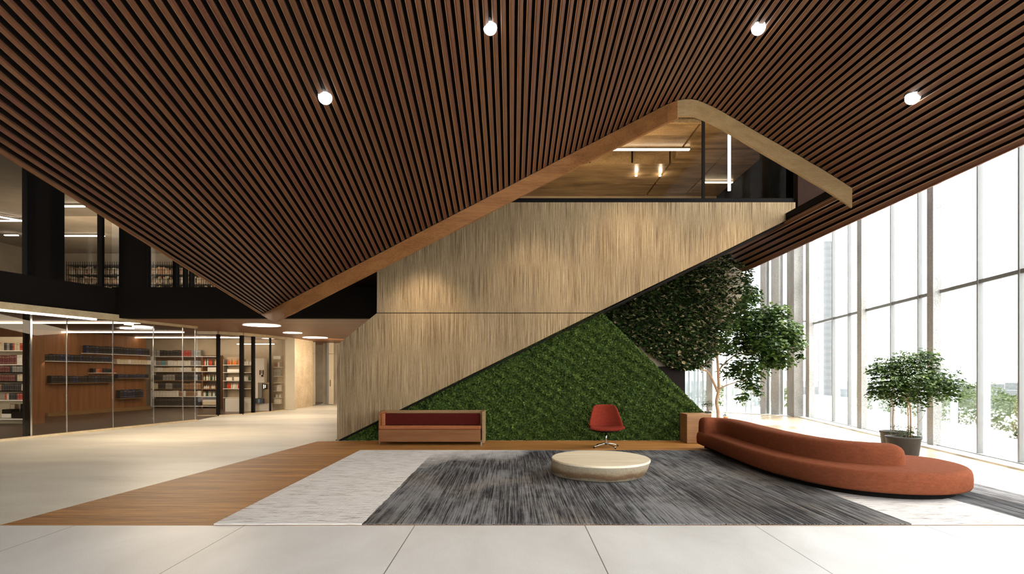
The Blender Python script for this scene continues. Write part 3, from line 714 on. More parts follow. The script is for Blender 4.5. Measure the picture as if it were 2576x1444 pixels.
# bookcase facing the glass
def X24(px): return (px-CX)*24/F
def z24(py): return EYE+(HY-py)*24/F
S3 = empty('bookcase', (X24(440), 24.2, 0), label='wide tall bookcase right of the library timber wall', cat='bookcase')
xl, xr = X24(379)-X24(440), X24(549)-X24(440)
MB().box(xl, xr, .15, .19, .01, 2.3).build('back_panel', M_lceil, S3)
for x in (xl-.03, X24(506)-X24(440), xr): MB().box(x, x+.03, -.15, .15, .01, 2.25).build('side_panel', M_white if x == xl-.03 else M_lwood, S3)
rows3 = [(896,.27,[('black',3),('red',2),('grey',2),('brown',2)],'top shelf of the wide library bookcase'),
         (919,.21,[('grey',4),('white',3),('teal',1)],'second shelf of the wide library bookcase'),
         (934,.17,[('cream',3),('brown',2),('white',2),('teal',1)],'third shelf of the wide library bookcase'),
         (957,.26,[('grey',4),('black',3)],'fourth shelf of the wide library bookcase'),
         (978,.25,[('grey',2),('brown',3),('cream',2),('black',2)],'fifth shelf of the wide library bookcase'),
         (997,.25,[('white',3),('brown',2),('grey',2),('red',1)],'sixth shelf of the wide library bookcase'),
         (1021,.33,[('black',5),('maroon',2)],'lowest shelf of the wide library bookcase')]
for py, h, pal, wh in rows3:
    z = z24(py); MB().box(xl, xr, -.18, .15, z-.03, z-.002).build('shelf', M_white if py < 940 or py > 990 else M_frame, S3)
    books((X24(382), 24.12), (X24(504), 24.12), z, h, 15, pal, wh)
# bottles
BOT = {}
for c, v in (('amber',(.35,.14,.03)),('red',(.5,.06,.03)),('orange',(.75,.25,.05)),('clear',(.7,.7,.66)),('dark green',(.03,.08,.04)),('white',(.8,.79,.75))):
    mb = MB(); prof = [(.0,0),(.42,0),(.5,.04),(.5,.55),(.42,.66),(.16,.76),(.14,.93),(.18,.94),(.18,1),(0,1)]
    P = [[(r*math.cos(t), r*math.sin(t), z) for r, z in prof] for t in np.linspace(0, 2*math.pi, 13)]
    mb.grid(P); me = bpy.data.meshes.new('bottle'); me.from_pydata(mb.v, [], mb.f); me.materials.append(mat('bottle_'+c.replace(' ','_'), v, .2)); 
    me.polygons.foreach_set('use_smooth', [True]*len(me.polygons)); BOT[c] = me
def bottles(x0, x1, y, z, h, n, pal, where):
    for k in range(n):
        c = random.choice(pal); o = bpy.data.objects.new('bottle', BOT[c]); COL.objects.link(o)
        wd = (x1-x0)/n; o.location = (x0+wd*(k+.5), y+random.uniform(-.02,.02), z); hh = h*random.uniform(.8,1)
        o.scale = (wd*.85, wd*.85, hh); props(o, f'{c} bottle on the {where}', 'bottle', f'bottles on the {where}')
bottles(X24(508), X24(547), 24.12, z24(919), .30, 12, ['amber','red','dark green','clear'], 'upper right shelf of the wide bookcase')
bottles(X24(508), X24(547), 24.12, z24(957), .24, 12, ['clear','white','dark green'], 'fourth shelf, right end of the wide bookcase')
bottles(X24(508), X24(547), 24.12, z24(978), .16, 8, ['orange','amber','clear'], 'fifth shelf, right end of the wide bookcase')
bottles(X24(508), X24(547), 24.12, z24(997), .22, 12, ['dark green','clear'], 'sixth shelf, right end of the wide bookcase')
MB().box(X24(520), X24(546), 24.06, 24.3, z24(934), z24(924)).build('storage_box', M_white, bevel=.01, label='white box on the bookcase under the coloured bottles', cat='box')
MB().box(X24(508), X24(547), 24.06, 24.3, z24(1019), z24(1006)).build('storage_box', M_beige, bevel=.01, label='wide pale box low in the bookcase by the dark post', cat='box')
# display shelving behind glass line B
def X23(px): return (px-CX)*23.2/F
def z23(py): return EYE+(HY-py)*23.2/F
S5 = empty('display_shelving', (X23(600), 23.4, 0), label='open display shelving with orange bottles behind white counters', cat='shelving')
xl, xr = X23(560)-X23(600), X23(634)-X23(600)
MB().box(xl, xr, .15, .19, .01, 2.2).build('back_panel', M_tan, S5)
for x in (xl, X23(606)-X23(600), xr): MB().box(x, x+.025, -.15, .15, .01, 2.1).build('upright', M_grey, S5)
for py in (917.5,936.5,957.5,977.5,1000): MB().box(xl, xr, -.18, .15, z23(py)-.025, z23(py)-.002).build('shelf', M_white, S5)
bottles(X23(567), X23(605), 23.35, z23(917.5), .27, 11, ['orange','red','orange','amber'], 'top shelf of the display shelving')
bottles(X23(608), X23(633), 23.35, z23(917.5), .22, 7, ['clear','white'], 'top right shelf of the display shelving')
bottles(X23(567), X23(604), 23.35, z23(977.5), .24, 11, ['white','clear','red'], 'low shelf of the display shelving')
bottles(X23(608), X23(633), 23.35, z23(957.5), .26, 8, ['dark green','clear'], 'middle right shelf of the display shelving')
for a, b, py, h, m, l in ((568,582,957,.13,M_white,'left white carton'),(587,604,957,.14,M_white,'right white carton'),(570,600,936,.12,M_offw,'row of glass jars')):
    MB().box(X23(a), X23(b), 23.25, 23.5, z23(py), z23(py)+h).build('carton', m, bevel=.005, label=l+' on the middle of the display shelving', cat='box')
for a, b, y, l in ((566,606,21.7,'left white speckled counter block behind the glass'),(610,634,22.0,'right white counter block beside the dark post')):
    mb = MB().box((a-CX)*y/F, (b-CX)*y/F, y, y+.22, .012, EYE+(HY-1003)*y/F); mb.build('counter', M_white, bevel=.01, label=l, cat='counter')
# white dispenser station
def X22(px): return (px-CX)*22.3/F
def z22(py): return EYE+(HY-py)*22.3/F
t = empty('drinks_dispenser', (X22(652), 22.3, 0), label='tall white drinks dispenser station with grey tap unit', cat='dispenser')
def bx(a, b, y0, y1, p0, p1, n_, m, par=None, bev=.004): return MB().box(X22(a)-X22(652), X22(b)-X22(652), y0, y1, max(z22(p1),.012), z22(p0)).build(n_, m, par or t, bevel=bev)
bx(638,662,.1,.35,901,1002,'back_board', M_white)
bx(638,650,-.04,.1,962,1002,'side_box', M_white)
bx(638,676,.0,.35,1015,1045,'plinth', M_white)
bx(651,660,-.05,.09,963,1001,'tap_column', M_grey)
bx(660,674,.08,.3,962,1014.5,'lower_panel', M_tan)
pst = bx(650,663,.06,.095,923,948,'poster', M_white, bev=0)
for k, (a, b, p, q) in enumerate(((651,654,931,943),(655,658,931,940),(659,662,931,943))): bx(a,b,.055,.059,p,q,'poster_figure', M_maroon if k != 1 else M_grey, pst, bev=0)
bx(657,661,.0,.05,943,947.5,'card_reader', M_black)
h1 = bx(661,671,.0,.07,966,979,'tap_unit', M_black); bx(663,665,-.02,-.002,967,978,'tap', M_chrome, h1); bx(667,669,-.02,-.002,968,976,'tap', M_chrome, h1)
cr = bx(640,664,-.1,.05,1003,1014.5,'blue_crate', mat('navy_plastic', (.02,.04,.09), .5)); bx(652,657,-.105,-.101,1004,1013,'crate_label', mat('blue_card', (.15,.28,.5), .5), cr)
S6 = empty('bookcase', (X22(688), 22.75, 0), label='narrow bookcase beside the plain cream panel', cat='bookcase')
xl, xr = X22(679)-X22(688), X22(697)-X22(688)
MB().box(xl, xr, .14, .18, .012, z22(894)).build('back_panel', M_tan, S6)
MB().box(xl, xr, -.13, -.11, z22(903), z22(895)).build('sign', M_offw, S6, label='blank pale sign')
for py in (923,946,963,984,1001,1016): MB().box(xl, xr, -.13, .14, z22(py)-.02, z22(py)-.002).build('shelf', M_white, S6)
for py, h, pal, wh in ((923,.19,[('grey',2),('white',2),('brown',1)],'top shelf of the narrow bookcase'),(946,.28,[('grey',3),('black',1),('cream',1)],'second shelf of the narrow bookcase'),(984,.24,[('grey',2),('white',1)],'fourth shelf of the narrow bookcase'),(1016,.2,[('white',2)],'lowest shelf of the narrow bookcase')):
    books((X22(680), 22.72), (X22(696), 22.72), z22(py), h, 5, pal, wh)
bottles(X22(680), X22(696), 22.72, z22(1001), .15, 6, ['white','dark green'], 'fifth shelf of the narrow bookcase')
setting(MB().box(X22(698), X22(727), 22.9, 22.95, .012, 2.95).build('wall_cream_panel', M_beige))

# ------------------------------------------------------------------ moss wall and ivy
def leaves(name, P, Nn, size, m, parent=None, aspect=.8, **kw):
    """small folded leaves at points P with normals Nn"""
    n = len(P); P = np.asarray(P, float); Nn = np.asarray(Nn, float); Nn /= np.linalg.norm(Nn, axis=1)[:,None]
    r_ = rng.normal(size=(n,3)); u = np.cross(Nn, r_); u /= np.linalg.norm(u, axis=1)[:,None]; v = np.cross(Nn, u)
    s = size*rng.uniform(.65, 1.25, n)[:,None]; a = aspect
    V = np.empty((n,6,3))
    V[:,0] = P - u*s*.5; V[:,1] = P - u*s*.12 + v*s*a*.42 + Nn*s*.10; V[:,2] = P + u*s*.28 + v*s*a*.30 + Nn*s*.07
    V[:,3] = P + u*s*.6 - Nn*s*.12; V[:,4] = P + u*s*.28 - v*s*a*.30 + Nn*s*.07; V[:,5] = P - u*s*.12 - v*s*a*.42 + Nn*s*.10
    me = bpy.data.meshes.new(name)
    me.vertices.add(n*6); me.vertices.foreach_set('co', V.reshape(-1))
    idx = np.array([[0,5,4,3],[0,3,2,1]]); L = (np.arange(n)[:,None,None]*6 + idx[None]).reshape(-1)
    me.loops.add(n*8); me.loops.foreach_set('vertex_index', L.astype(np.int32))
    me.polygons.add(n*2); me.polygons.foreach_set('loop_start', (np.arange(n*2)*4).astype(np.int32))
    me.materials.append(m); me.update(calc_edges=True); me.validate()
    o = bpy.data.objects.new(name, me); COL.objects.link(o)
    if parent is not None: o.parent = parent
    return props(o, **kw)
def inpoly(x, z, poly):
    c = np.zeros(len(x), bool); n = len(poly)
    for i in range(n):
        x0, z0 = poly[i]; x1, z1 = poly[(i+1)%n]
        hit = ((z0 > z) != (z1 > z)) & (x < (x1-x0)*(z-z0)/(z1-z0+1e-12)+x0); c ^= hit
    return c
Ym = 12.56; Sm = Ym/F
def mz(px, py): return ((px-CX)*Sm, EYE+(HY-py)*Sm)
mp = [mz(846,1107.5), mz(1500,775), mz(1776,1045), mz(1776,1107.5)]
moss = empty('moss_wall', (0, Ym, 0), label='triangular green moss wall under the sloping timber wall', cat='green wall')
MB().vprism(mp, .02, 1.0).build('backing', M_mossbase, moss)
n = 60000; x = rng.uniform(mp[0][0], mp[2][0], n*3); z = rng.uniform(0, 3.2, n*3); k = inpoly(x, z, mp); x, z = x[k][:n], z[k][:n]
def bumpf(x, z): return 0.02*np.sin(x*9+2*np.sin(z*7)) * np.cos(z*11+x*3) + 0.028*np.sin(x*23+z*5)*np.sin(z*19-x*7)
P = np.stack([x, -.03 - .03*rng.random(len(x)) + bumpf(x, z), z], 1)
Nn = np.stack([rng.normal(0,.6,len(x)), -np.ones(len(x)), .55+rng.normal(0,.7,len(x))], 1)
# right sloping flank of the moss block
m2 = 9000; t_ = rng.random(m2); a = np.array(mp[1]); b = np.array(mp[2]); q = a[None]*(1-t_)[:,None] + b[None]*t_[:,None]
P2 = np.stack([q[:,0]+.01, rng.uniform(0,1.0,m2), q[:,1]+.01], 1); N2 = np.stack([.7+rng.normal(0,.5,m2), rng.normal(0,.5,m2), .7+rng.normal(0,.5,m2)], 1)
leaves('moss_tufts', np.concatenate([P,P2]), np.concatenate([Nn,N2]), .05, M_moss, moss)

Yi = 14.2; Si = Yi/F
def iz(px, py): return ((px-CX)*Si, EYE+(HY-py)*Si)
ip = [iz(*p) for p in ((1400,1095),(1400,840),(1800,636),(1872,688),(1868,740),(1800,840),(1722,925),(1722,1095))]
setting(MB().vprism(ip, Yi, Yi+.3).build('wall_ivy', M_tan))
setting(MB().box(*[iz(p,0)[0] for p in (1640,1722)], Yi-.05, Yi-.01, 0, iz(0,922)[1]).build('wall_black_panel', mat('gloss_black', (.010,.006,.005), .5, spec=.08)))
n = 11000; x = rng.uniform(ip[0][0], ip[3][0]+.1, n*3); z = rng.uniform(1.6, 4.6, n*3)
cut = [iz(*p) for p in ((1440,860),(1500,786),(1800,634),(1880,684),(1880,745),(1830,840),(1768,925),(1690,935),(1600,870))]
k = inpoly(x, z, cut); dens = np.clip(1.0 - .55*((x-iz(1740,0)[0])/.8), .35, 1); k &= rng.random(len(x)) < dens
x, z = x[k][:n], z[k][:n]
ivy = empty('climbing_ivy', (0, Yi, 0), label='dark climbing ivy covering the wall behind the moss', cat='ivy')
P = np.stack([x, -.14-.30*rng.random(len(x)), z], 1); Nn = np.stack([rng.normal(0,.5,len(x)), -.45+rng.normal(0,.4,len(x)), np.ones(len(x))], 1)
leaves('ivy_leaves', P, Nn, .11, M_leaf2, ivy)
mb = MB()
for k in range(16):
    x0 = random.uniform(iz(1560,0)[0], iz(1850,0)[0]); pts = []; zz = 1.9
    for j in range(9): pts.append((x0+math.sin(j*1.3+k)*.12+j*.03, -.04, zz)); zz += .26
    pts = [p for p in pts if inpoly(np.array([p[0]]), np.array([p[2]]), ip)[0]]
    if len(pts) > 2: mb.tube(pts, .012, 5)
mb.build('stems', M_bark, ivy)

# ------------------------------------------------------------------ trees
def branchy(base, spec):
    """spec: list of polylines (points, r0, r1)"""
    mb = MB()
    for pts, r0, r1 in spec:
        pts = [Vector(p) for p in pts]; fine = []
        for i in range(len(pts)-1):
            p0_ = pts[max(i-1,0)]; p1_, p2_ = pts[i], pts[i+1]; p3_ = pts[min(i+2, len(pts)-1)]
            for s_ in range(5):
                t = s_/5; fine.append(.5*((2*p1_)+(-p0_+p2_)*t+(2*p0_-5*p1_+4*p2_-p3_)*t*t+(-p0_+3*p1_-3*p2_+p3_)*t**3))
        fine.append(pts[-1]); n_ = len(fine)
        mb.tube([tuple(p-Vector(base)) for p in fine], [r0+(r1-r0)*i/(n_-1) for i in range(n_)], 8)
    return mb
def blob_leaves(blobs, base, per, size, name, m, parent, flat=.55):
    P = []; Nn = []
    for (x, y, z, rx, rz, dn) in blobs:
        n_ = int(per*dn*rx*rx); d = rng.normal(size=(n_,3)); d /= np.linalg.norm(d,axis=1)[:,None]
        r_ = rng.random(n_)**.45
        # clusters along layered tiers
        p = d*r_[:,None]*np.array([rx, rx, rz]); p[:,2] = np.round(p[:,2]/.085)*.085 + rng.normal(0,.018,n_)
        p[:,2] -= .06*(np.hypot(p[:,0],p[:,1])/rx)**2
        P.append(p + np.array([x,y,z]) - np.array(base))
        Nn.append(np.stack([d[:,0]*.45+rng.normal(0,.32,n_), d[:,1]*.45-.15+rng.normal(0,.32,n_), np.ones(n_)],1))
    return leaves(name, np.concatenate(P), np.concatenate(Nn), size, m, parent)
TY = 15.8
def tp(px, py, dy=0): 
    Y = TY+dy; return at(px, py, Y)
base = (at(1806, 1060, TY)[0], TY, .006)
tree = empty('indoor_tree', base, label='tall multi-branched indoor tree with bright trunk beside the ivy', cat='tree')
spec = [([base, tp(1807,1040), tp(1803,1010), tp(1808,978), tp(1806,920), tp(1800,850), tp(1797,790), tp(1805,720)], .055, .02),
        ([tp(1804,982), tp(1795,962), tp(1780,935), tp(1760,928), tp(1735,905), tp(1715,870)], .035, .012),
        ([tp(1806,935), tp(1822,915,.2), tp(1846,895,.3), tp(1880,870,.5)], .028, .01),
        ([tp(1801,985), tp(1822,972,-.1), tp(1850,962,-.2), tp(1885,952,-.2)], .02, .007),
        ([tp(1804,900), tp(1790,860,.1), tp(1770,820,.2), tp(1750,780,.3)], .022, .008),
        ([tp(1802,860), tp(1815,830,-.2), tp(1835,800,-.3), tp(1850,760,-.3)], .022, .008),
        ([tp(1846,895,.3), tp(1900,880,.2), tp(1960,872,0), tp(2030,880,0)], .014, .004),
        ([tp(1775,935), tp(1773,890,.2), tp(1771,850,.2)], .014, .006),
        ([tp(1800,900,.1), tp(1850,850,.5), tp(1910,800,.5), tp(1960,770,.4)], .016, .006),
        ([tp(1735,905), tp(1728,880,.1), tp(1738,840,.2)], .012, .005)]
branchy(base, spec).build('trunk', M_bark, tree, smooth=True)
px2m = TY/F
blobs = []
for px, py, r, dy, dn in ((1810,688,48,0,1.0),(1842,712,42,.2,1.0),(1770,745,60,.2,1.1),(1835,760,58,-.3,1.1),(1710,800,55,.1,1.0),(1785,815,68,-.5,1.0),(1862,808,58,.2,1.1),(1915,800,50,.4,1.0),
        (1955,785,38,.3,.9),(1960,830,50,0,1.1),(1985,862,42,-.1,1.1),(1930,870,50,-.4,1.1),(1880,870,52,.5,.8),(1700,850,46,.1,.7),(1740,860,50,.3,.55),(1850,930,48,.2,.5),(1890,925,50,-.2,.6),(1940,905,36,.0,.7),
        (1880,745,42,.2,.9),(1820,870,46,.1,.7),(1900,845,52,.1,1.0),(1850,700,36,.3,.9),(1955,905,44,-.1,.9),(1990,830,36,.3,.9),(1885,965,34,-.2,.6),(1905,985,20,-.2,.45),(1745,915,32,.1,.45),(1870,1000,22,-.2,.45),(1720,895,26,0,.35),(2015,900,16,0,.6)):
    x_, y_, z_ = tp(px, py, dy); blobs.append((x_, y_, z_, r*px2m, r*px2m*.62, dn))
blob_leaves(blobs, base, 1900, .125, 'foliage', M_leaf, tree)

QY = 10.2
def qp(px, py, dy=0): return at(px, py, QY+dy)
base = (at(2272, 1100, QY)[0], QY, .006)
pot = empty('plant_pot', base, label='dark tapered planter pot behind the curved sofa', cat='plant pot')
mb = MB(); prof = [(.0,.0),(.235,.0),(.245,.01),(.285,.34),(.30,.345),(.30,.375),(.27,.375),(.262,.33),(0,.33)]
mb.grid([[(r*math.cos(t), r*math.sin(t)*.9, z*.92) for r, z in prof] for t in np.linspace(0, 2*math.pi, 41)]).build('body', M_pot, pot, smooth=True)
p2 = (qp(2248,0,.75)[0], QY+.75, .006)
pot2 = empty('plant_pot', p2, label='second dark pot, half hidden behind the front planter', cat='plant pot')
MB().grid([[(r*.8*math.cos(t), r*.8*math.sin(t), z*.98) for r, z in prof] for t in np.linspace(0, 2*math.pi, 33)]).build('body', M_pot, pot2, smooth=True)
tr = empty('potted_tree', (base[0], base[1], .31), label='small bushy tree with thin stems growing in the dark pots', cat='tree')
b3 = (base[0], base[1], .31)
spec = [([(base[0]+.135, base[1], .32), qp(2291,1060), qp(2290,1030), qp(2285,1000), qp(2280,950)], .018, .009),
        ([(base[0]+.095, base[1], .32), qp(2285,1050), qp(2283,1010), qp(2287,960)], .014, .007),
        ([(p2[0], p2[1], .30), qp(2246,1060,.73), qp(2247,1022,.7), qp(2237,1000,.6), qp(2215,980,.4)], .013, .006),
        ([qp(2247,1022,.7), qp(2258,1000,.6), qp(2275,975,.4)], .008, .004),
        ([(base[0]+.12, base[1]-.05, .32), qp(2300,1075), qp(2318,1055), qp(2330,1030), qp(2345,1010)], .006, .003),
        ([qp(2285,1010), qp(2310,985), qp(2350,970), qp(2400,955)], .009, .004),
        ([qp(2283,1010), qp(2262,990), qp(2240,970)], .008, .004)]
branchy(b3, spec).build('trunk', M_bark, tr, smooth=True)
blobs = []; q2m = QY/F
for px, py, r, dy, dn in ((2230,925,46,.2,1.1),(2280,910,44,0,1.1),(2325,900,40,.0,1.2),(2245,960,55,0,1.2),(2300,955,58,-.1,1.2),(2350,950,46,0,1.1),(2215,985,36,.1,.9),(2270,995,44,0,.6),(2330,990,44,0,.8),(2385,968,40,0,1.0),
        (2390,990,32,0,.8),(2415,955,18,0,.5),(2440,968,14,0,.5),(2205,930,26,.1,.8),(2320,1018,20,0,.35),(2260,1015,20,0,.3),(2410,935,12,0,.4)):
    x_, y_, z_ = qp(px, py, dy); blobs.append((x_, y_, z_, r*q2m, r*q2m*.6, dn))
blob_leaves(blobs, b3, 6500, .055, 'foliage', M_leaf, tr)
un = empty('trailing_plant', (base[0], base[1], .31), label='pale small-leaved plant spilling in the dark planter', cat='plant')
blob_leaves([(base[0]+.12, base[1]-.05, .44, .17, .12, 1.2), (base[0]-.1, base[1], .47, .15, .14, .7)], b3, 9000, .028, 'foliage', M_leafp, un)
mb = MB().cyl((0,0), .24, .0, .012, 24); mb.build('soil', M_soil, pot, loc=(0,0,.30))

# tiny plants by the far glass
b4 = (at(1781,0,21)[0], 21.0, .006)
bt = empty('bonsai', b4, label='tiny flat-topped bonsai on the floor beyond the moss wall', cat='bonsai')
branchy(b4, [([(b4[0],b4[1],.01),(b4[0]+.02,b4[1],.12),(b4[0]-.03,b4[1],.24),(b4[0]+.04,b4[1],.36)], .03, .012)]).build('trunk', M_bark, bt)
MB().box(-.10,.10,-.08,.08,0,.07).build('pot', M_pot, bt)
blob_leaves([(b4[0]-.08,b4[1],.36,.17,.10,1),(b4[0]+.1,b4[1],.38,.15,.09,1)], b4, 9000, .035, 'foliage', M_leaf2, bt)
b5 = (at(1826,0,18.6)[0], 18.6, .006)
sp_ = empty('small_pot', b5, label='tiny orange clay dish with a sprig beside the tree trunk', cat='plant pot')
MB().cyl((0,0), .065, 0, .06, 20, .085).build('body', M_orange, sp_)
blob_leaves([(b5[0]-.04,b5[1],.13,.06,.08,1)], b5, 30000, .03, 'foliage', M_leaf, sp_)

# ------------------------------------------------------------------ facade
H = 8.8
colpx = [(2352,2384,.15),(2169,2192,.13),(2038,2057,.15)]
cols = []
for k, (a, b, dp) in enumerate(colpx):
    p, q = onF(a), onF(b)
    q = onF((a+b)/2)
    o = MB().beam((0,0), (q.x-p.x, q.y-p.y), dp, 0, H, -dp/2).build('column', M_col, loc=(p.x, p.y, 0)); setting(o)
o = MB().beam((0,0), tuple(onF(2017)-onF(2037)), .3, 0, H, .35).build('column', M_col, loc=(*onF(2037),0)); setting(o)
for y in (7.6, 4.2, .8, -2.6): setting(MB().beam((0,0), (Fd.x*.4, Fd.y*.4), .34, 0, H).build('column', M_col, loc=(*FY(y), 0)))
mull = [2570, 2465, 2314, 2245, 2137, 2097]
win = empty('window_6', (*FB, 0)); setting(win)
def rf(v): return (v.x-FB.x, v.y-FB.y)
ms = [onF(p) for p in mull] + [FY(y) for y in (6.4, 5.3, 3.0, 1.9, -.4, -1.5, -3.8)]
for p in ms:
    c = rf(p)
    MB().beam((c[0]-Fd.x*.02, c[1]-Fd.y*.02), (c[0]+Fd.x*.02, c[1]+Fd.y*.02), .09, .05, H, 0).build('mullion', M_grey, win)
    MB().beam((c[0]+Fd.x*.02, c[1]+Fd.y*.02), (c[0]+Fd.x*.06, c[1]+Fd.y*.06), .17, .05, H, -.10).build('fin', M_fin, win)
for p, q, dp in colpx:
    c = rf(onF(p+ (q-p)/2)); MB().beam((c[0]-Fd.x*.05, c[1]-Fd.y*.05), (c[0]-Fd.x*.01, c[1]-Fd.y*.01), .12, .05, H, -dp-.061).build('fin', M_fin, win)
MB().beam(rf(FY(-6)), rf(FY(19.3)), .06, 3.14, 3.21, 0).build('transom', M_grey, win)
MB().beam(rf(FY(-6)), rf(FY(19.3)), .012, .05, H, .0).build('pane', G_clear, win)
setting(MB().beam(FY(-6), FY(19.3), .16, 0, .05, 0).build('baseboard_right', M_col))
setting(MB().beam(FY(-6), FY(19.3), .30, .0, .035, .24).build('trim_11', M_white))
# far glazed end
D0 = Vector((10.45, 19.2)); D1 = Vector(at(1721, 0, 23.3)[:2]); Dd = (D1-D0).normalized()
def onD(px):
    k = (px-CX)/F; t = (k*D0.y-D0.x)/(Dd.x-k*Dd.y); return D0+Dd*t
win = empty('window_7', (*D0, 0)); setting(win)
def rd(v): return (v.x-D0.x, v.y-D0.y)
for px in (1732,1746,1755,1767,1782,1827,1855,1876,1889,1914,1933,1945,1968,2001):
    p, q = onD(px), onD(px+2.2); MB().beam(rd(p), rd(q), .08, 0, H).build('mullion', M_grey, win)
for a, b in ((1721,1731),(1734,1744),(1748,1754),(1757,1766),(1769,1781),(1829,1838),(1846,1854),(1858,1864),(1884,1888),(1892,1904),(1905,1913),(2003,2014)):
    MB().beam(rd(onD(a)), rd(onD(b)), .3, 0, H, -.1).build('fin', M_fin, win)
for a, b in ((1784,1799),(1920,1932),(1946,1966)):
    o = MB().beam(rd(onD(a)), rd(onD(b)), .4, 0, H).build('column', M_col, loc=(*D0,0)); setting(o)
MB().beam(rd(D0), rd(D1), .012, .02, H, 0).build('pane', G_clear, win)
MB().beam(rd(D0), rd(D1), .06, 3.3, 3.36, 0).build('transom', M_grey, win)
setting(MB().beam(D0, D1, .5, 0, .025, .2).build('trim_12', M_white))
setting(MB().beam(D1, D1+Vector((-4.5,.3)), .2, 0, H).build('wall_far_right', M_offw))

# ------------------------------------------------------------------ outdoors
M_terr = mat('pale_paving', (.74,.73,.71), .8)
setting(MB().prism([(8.6,-10),(16,-10),(22,40),(-2,40),(-2,24.2),(7,24.2),(10.8,19.6)], -.3, -.02).build('terrace', M_terr))
M_land = mat('hazy_land', rough=1, build=conc((.085,.09,.075), (.12,.12,.11), .02, .3, 0, .2))
setting(MB().box(-300, 900, -200, 1200, -14.2, -14).build('ground', M_land))
n = 26000
def hedge(pts, wd, h, n, name, label, m=M_hedge, size=.09):
    P = []; Nn = []
    for (a, b) in zip(pts[:-1], pts[1:]):
        a, b = Vector(a), Vector(b); d = (b-a); L = d.length; d.normalize(); nn = Vector((-d.y, d.x)); k = int(n*L)
        t = rng.random(k)*L; th = rng.random(k)*math.pi; rr = .75+.25*rng.random(k)
        hh = h*(1+.18*np.sin(t*2.1)+.12*np.sin(t*5.3+1)); o_ = np.cos(th)*wd/2*rr; zz = np.sin(th)*hh*rr
        P.append(np.stack([a.x+d.x*t+nn.x*o_, a.y+d.y*t+nn.y*o_, zz-.02],1)); Nn.append(np.stack([nn.x*np.cos(th), nn.y*np.cos(th), np.sin(th)],1)+rng.normal(0,.5,(k,3)))
    P = np.concatenate(P); o = leaves(name, P, np.concatenate(Nn), size, m, label=label, cat='hedge')
    return o
def fo(y, o_): p = FY(y); return (p.x+Fd.y*o_, p.y-Fd.x*o_)
hedge([fo(1,3.0), fo(8,3.0), fo(13.5,3.3)], 1.6, 1.05, 1100, 'flowering_hedge', 'pale flowering hedge outside the nearest tall windows')
hedge([fo(14,4.2), fo(20,4.6), fo(27,5.0)], 1.6, 1.0, 700, 'flowering_hedge', 'pale hedge outside beyond the first concrete columns', M_leafp)
hedge([(6.5,27.5),(13,25.5)], 1.2, .8, 600, 'flowering_hedge', 'low bright shrubs outside the far glazed end', M_leafp)
M_bld = mat('hazy_building', rough=1, build=lambda nt, b: setc(nt, b, ramp(nt, math_(nt, 'GREATER_THAN', math_(nt, 'FRACT', math_(nt, 'MULTIPLY', sep(nt, coords(nt))[2], .28)), .45), [(0,(.115,.125,.135)),(1,(.145,.15,.155))])))
for k in range(26):
    Y = 230 + (k % 13)*17 + (8 if k > 12 else 0); px = 2400 + (k*73 % 240) if k < 18 else 1990 + (k-18)*45; x = (px-CX)*Y/F; w_ = random.uniform(6, 14); h = random.uniform(5, 9)
    MB().box(-w_/2, w_/2, -3, 3, 0, h).build('distant_building', M_bld, loc=(x, Y, -14), label='tiny hazy city building on the horizon through the right windows', cat='building', group='hazy city buildings on the horizon')
MB().box(0, 5.6, 0, 6, 0, 87).build('tower', M_bld, loc=((2073-CX)*300/F, 300, -14), label='faint pale high-rise tower seen through the far windows', cat='building')

# ------------------------------------------------------------------ closing walls and added rear glazing (out of view)
win = empty('window_rear_added', (0, -6, 0)); setting(win)  # unseen glazing added to let daylight reach the front floor
MB().box(-1, 7.0, -.01, .01, .05, 8.9).build('pane', G_clear, win)
for k in range(5): MB().box(-1+k*1.7, -.94+k*1.7, -.08, .08, 0, 8.95).build('mullion', M_black, win)
setting(MB().prism([(-30,-40),(20,-40),(20,-6.2),(-30,-6.2)], -.3, -.02).build('terrace_rear', M_terr))
setting(MB().box(-21, -1, -6.2, -6, 0, 9).build('wall_rear', M_tan))  # kept solid on this side so the left stays darker
pA = onA(-60); setting(MB().beam((pA.x-1.2,-6), (pA.x, pA.y), .2, 0, 9, .15).build('wall_left', M_dgrey))

# ------------------------------------------------------------------ furniture: curved sofa
def spline(pts, n=10, closed=True):
    out = []; k = len(pts)
    for i in range(k if closed else k-1):
        g = (lambda j: Vector(pts[j % k])) if closed else (lambda j: Vector(pts[min(max(j,0),k-1)]))
        p0_, p1_, p2_, p3_ = g(i-1), g(i), g(i+1), g(i+2)
        for s_ in range(n):
            t = s_/n; out.append(.5*((2*p1_)+(-p0_+p2_)*t+(2*p0_-5*p1_+4*p2_-p3_)*t*t+(-p0_+3*p1_-3*p2_+p3_)*t**3))
    if not closed: out.append(Vector(pts[-1]))
    return out
def inset(loop, d):
    n_ = len(loop); ar = sum(loop[i].x*loop[(i+1)%n_].y-loop[(i+1)%n_].x*loop[i].y for i in range(n_)); s_ = 1 if ar > 0 else -1; out = []
    for i in range(n_):
        t = (loop[(i+1)%n_]-loop[i-1]).normalized(); out.append(loop[i]+Vector((-t.y, t.x))*d*s_)
    return out
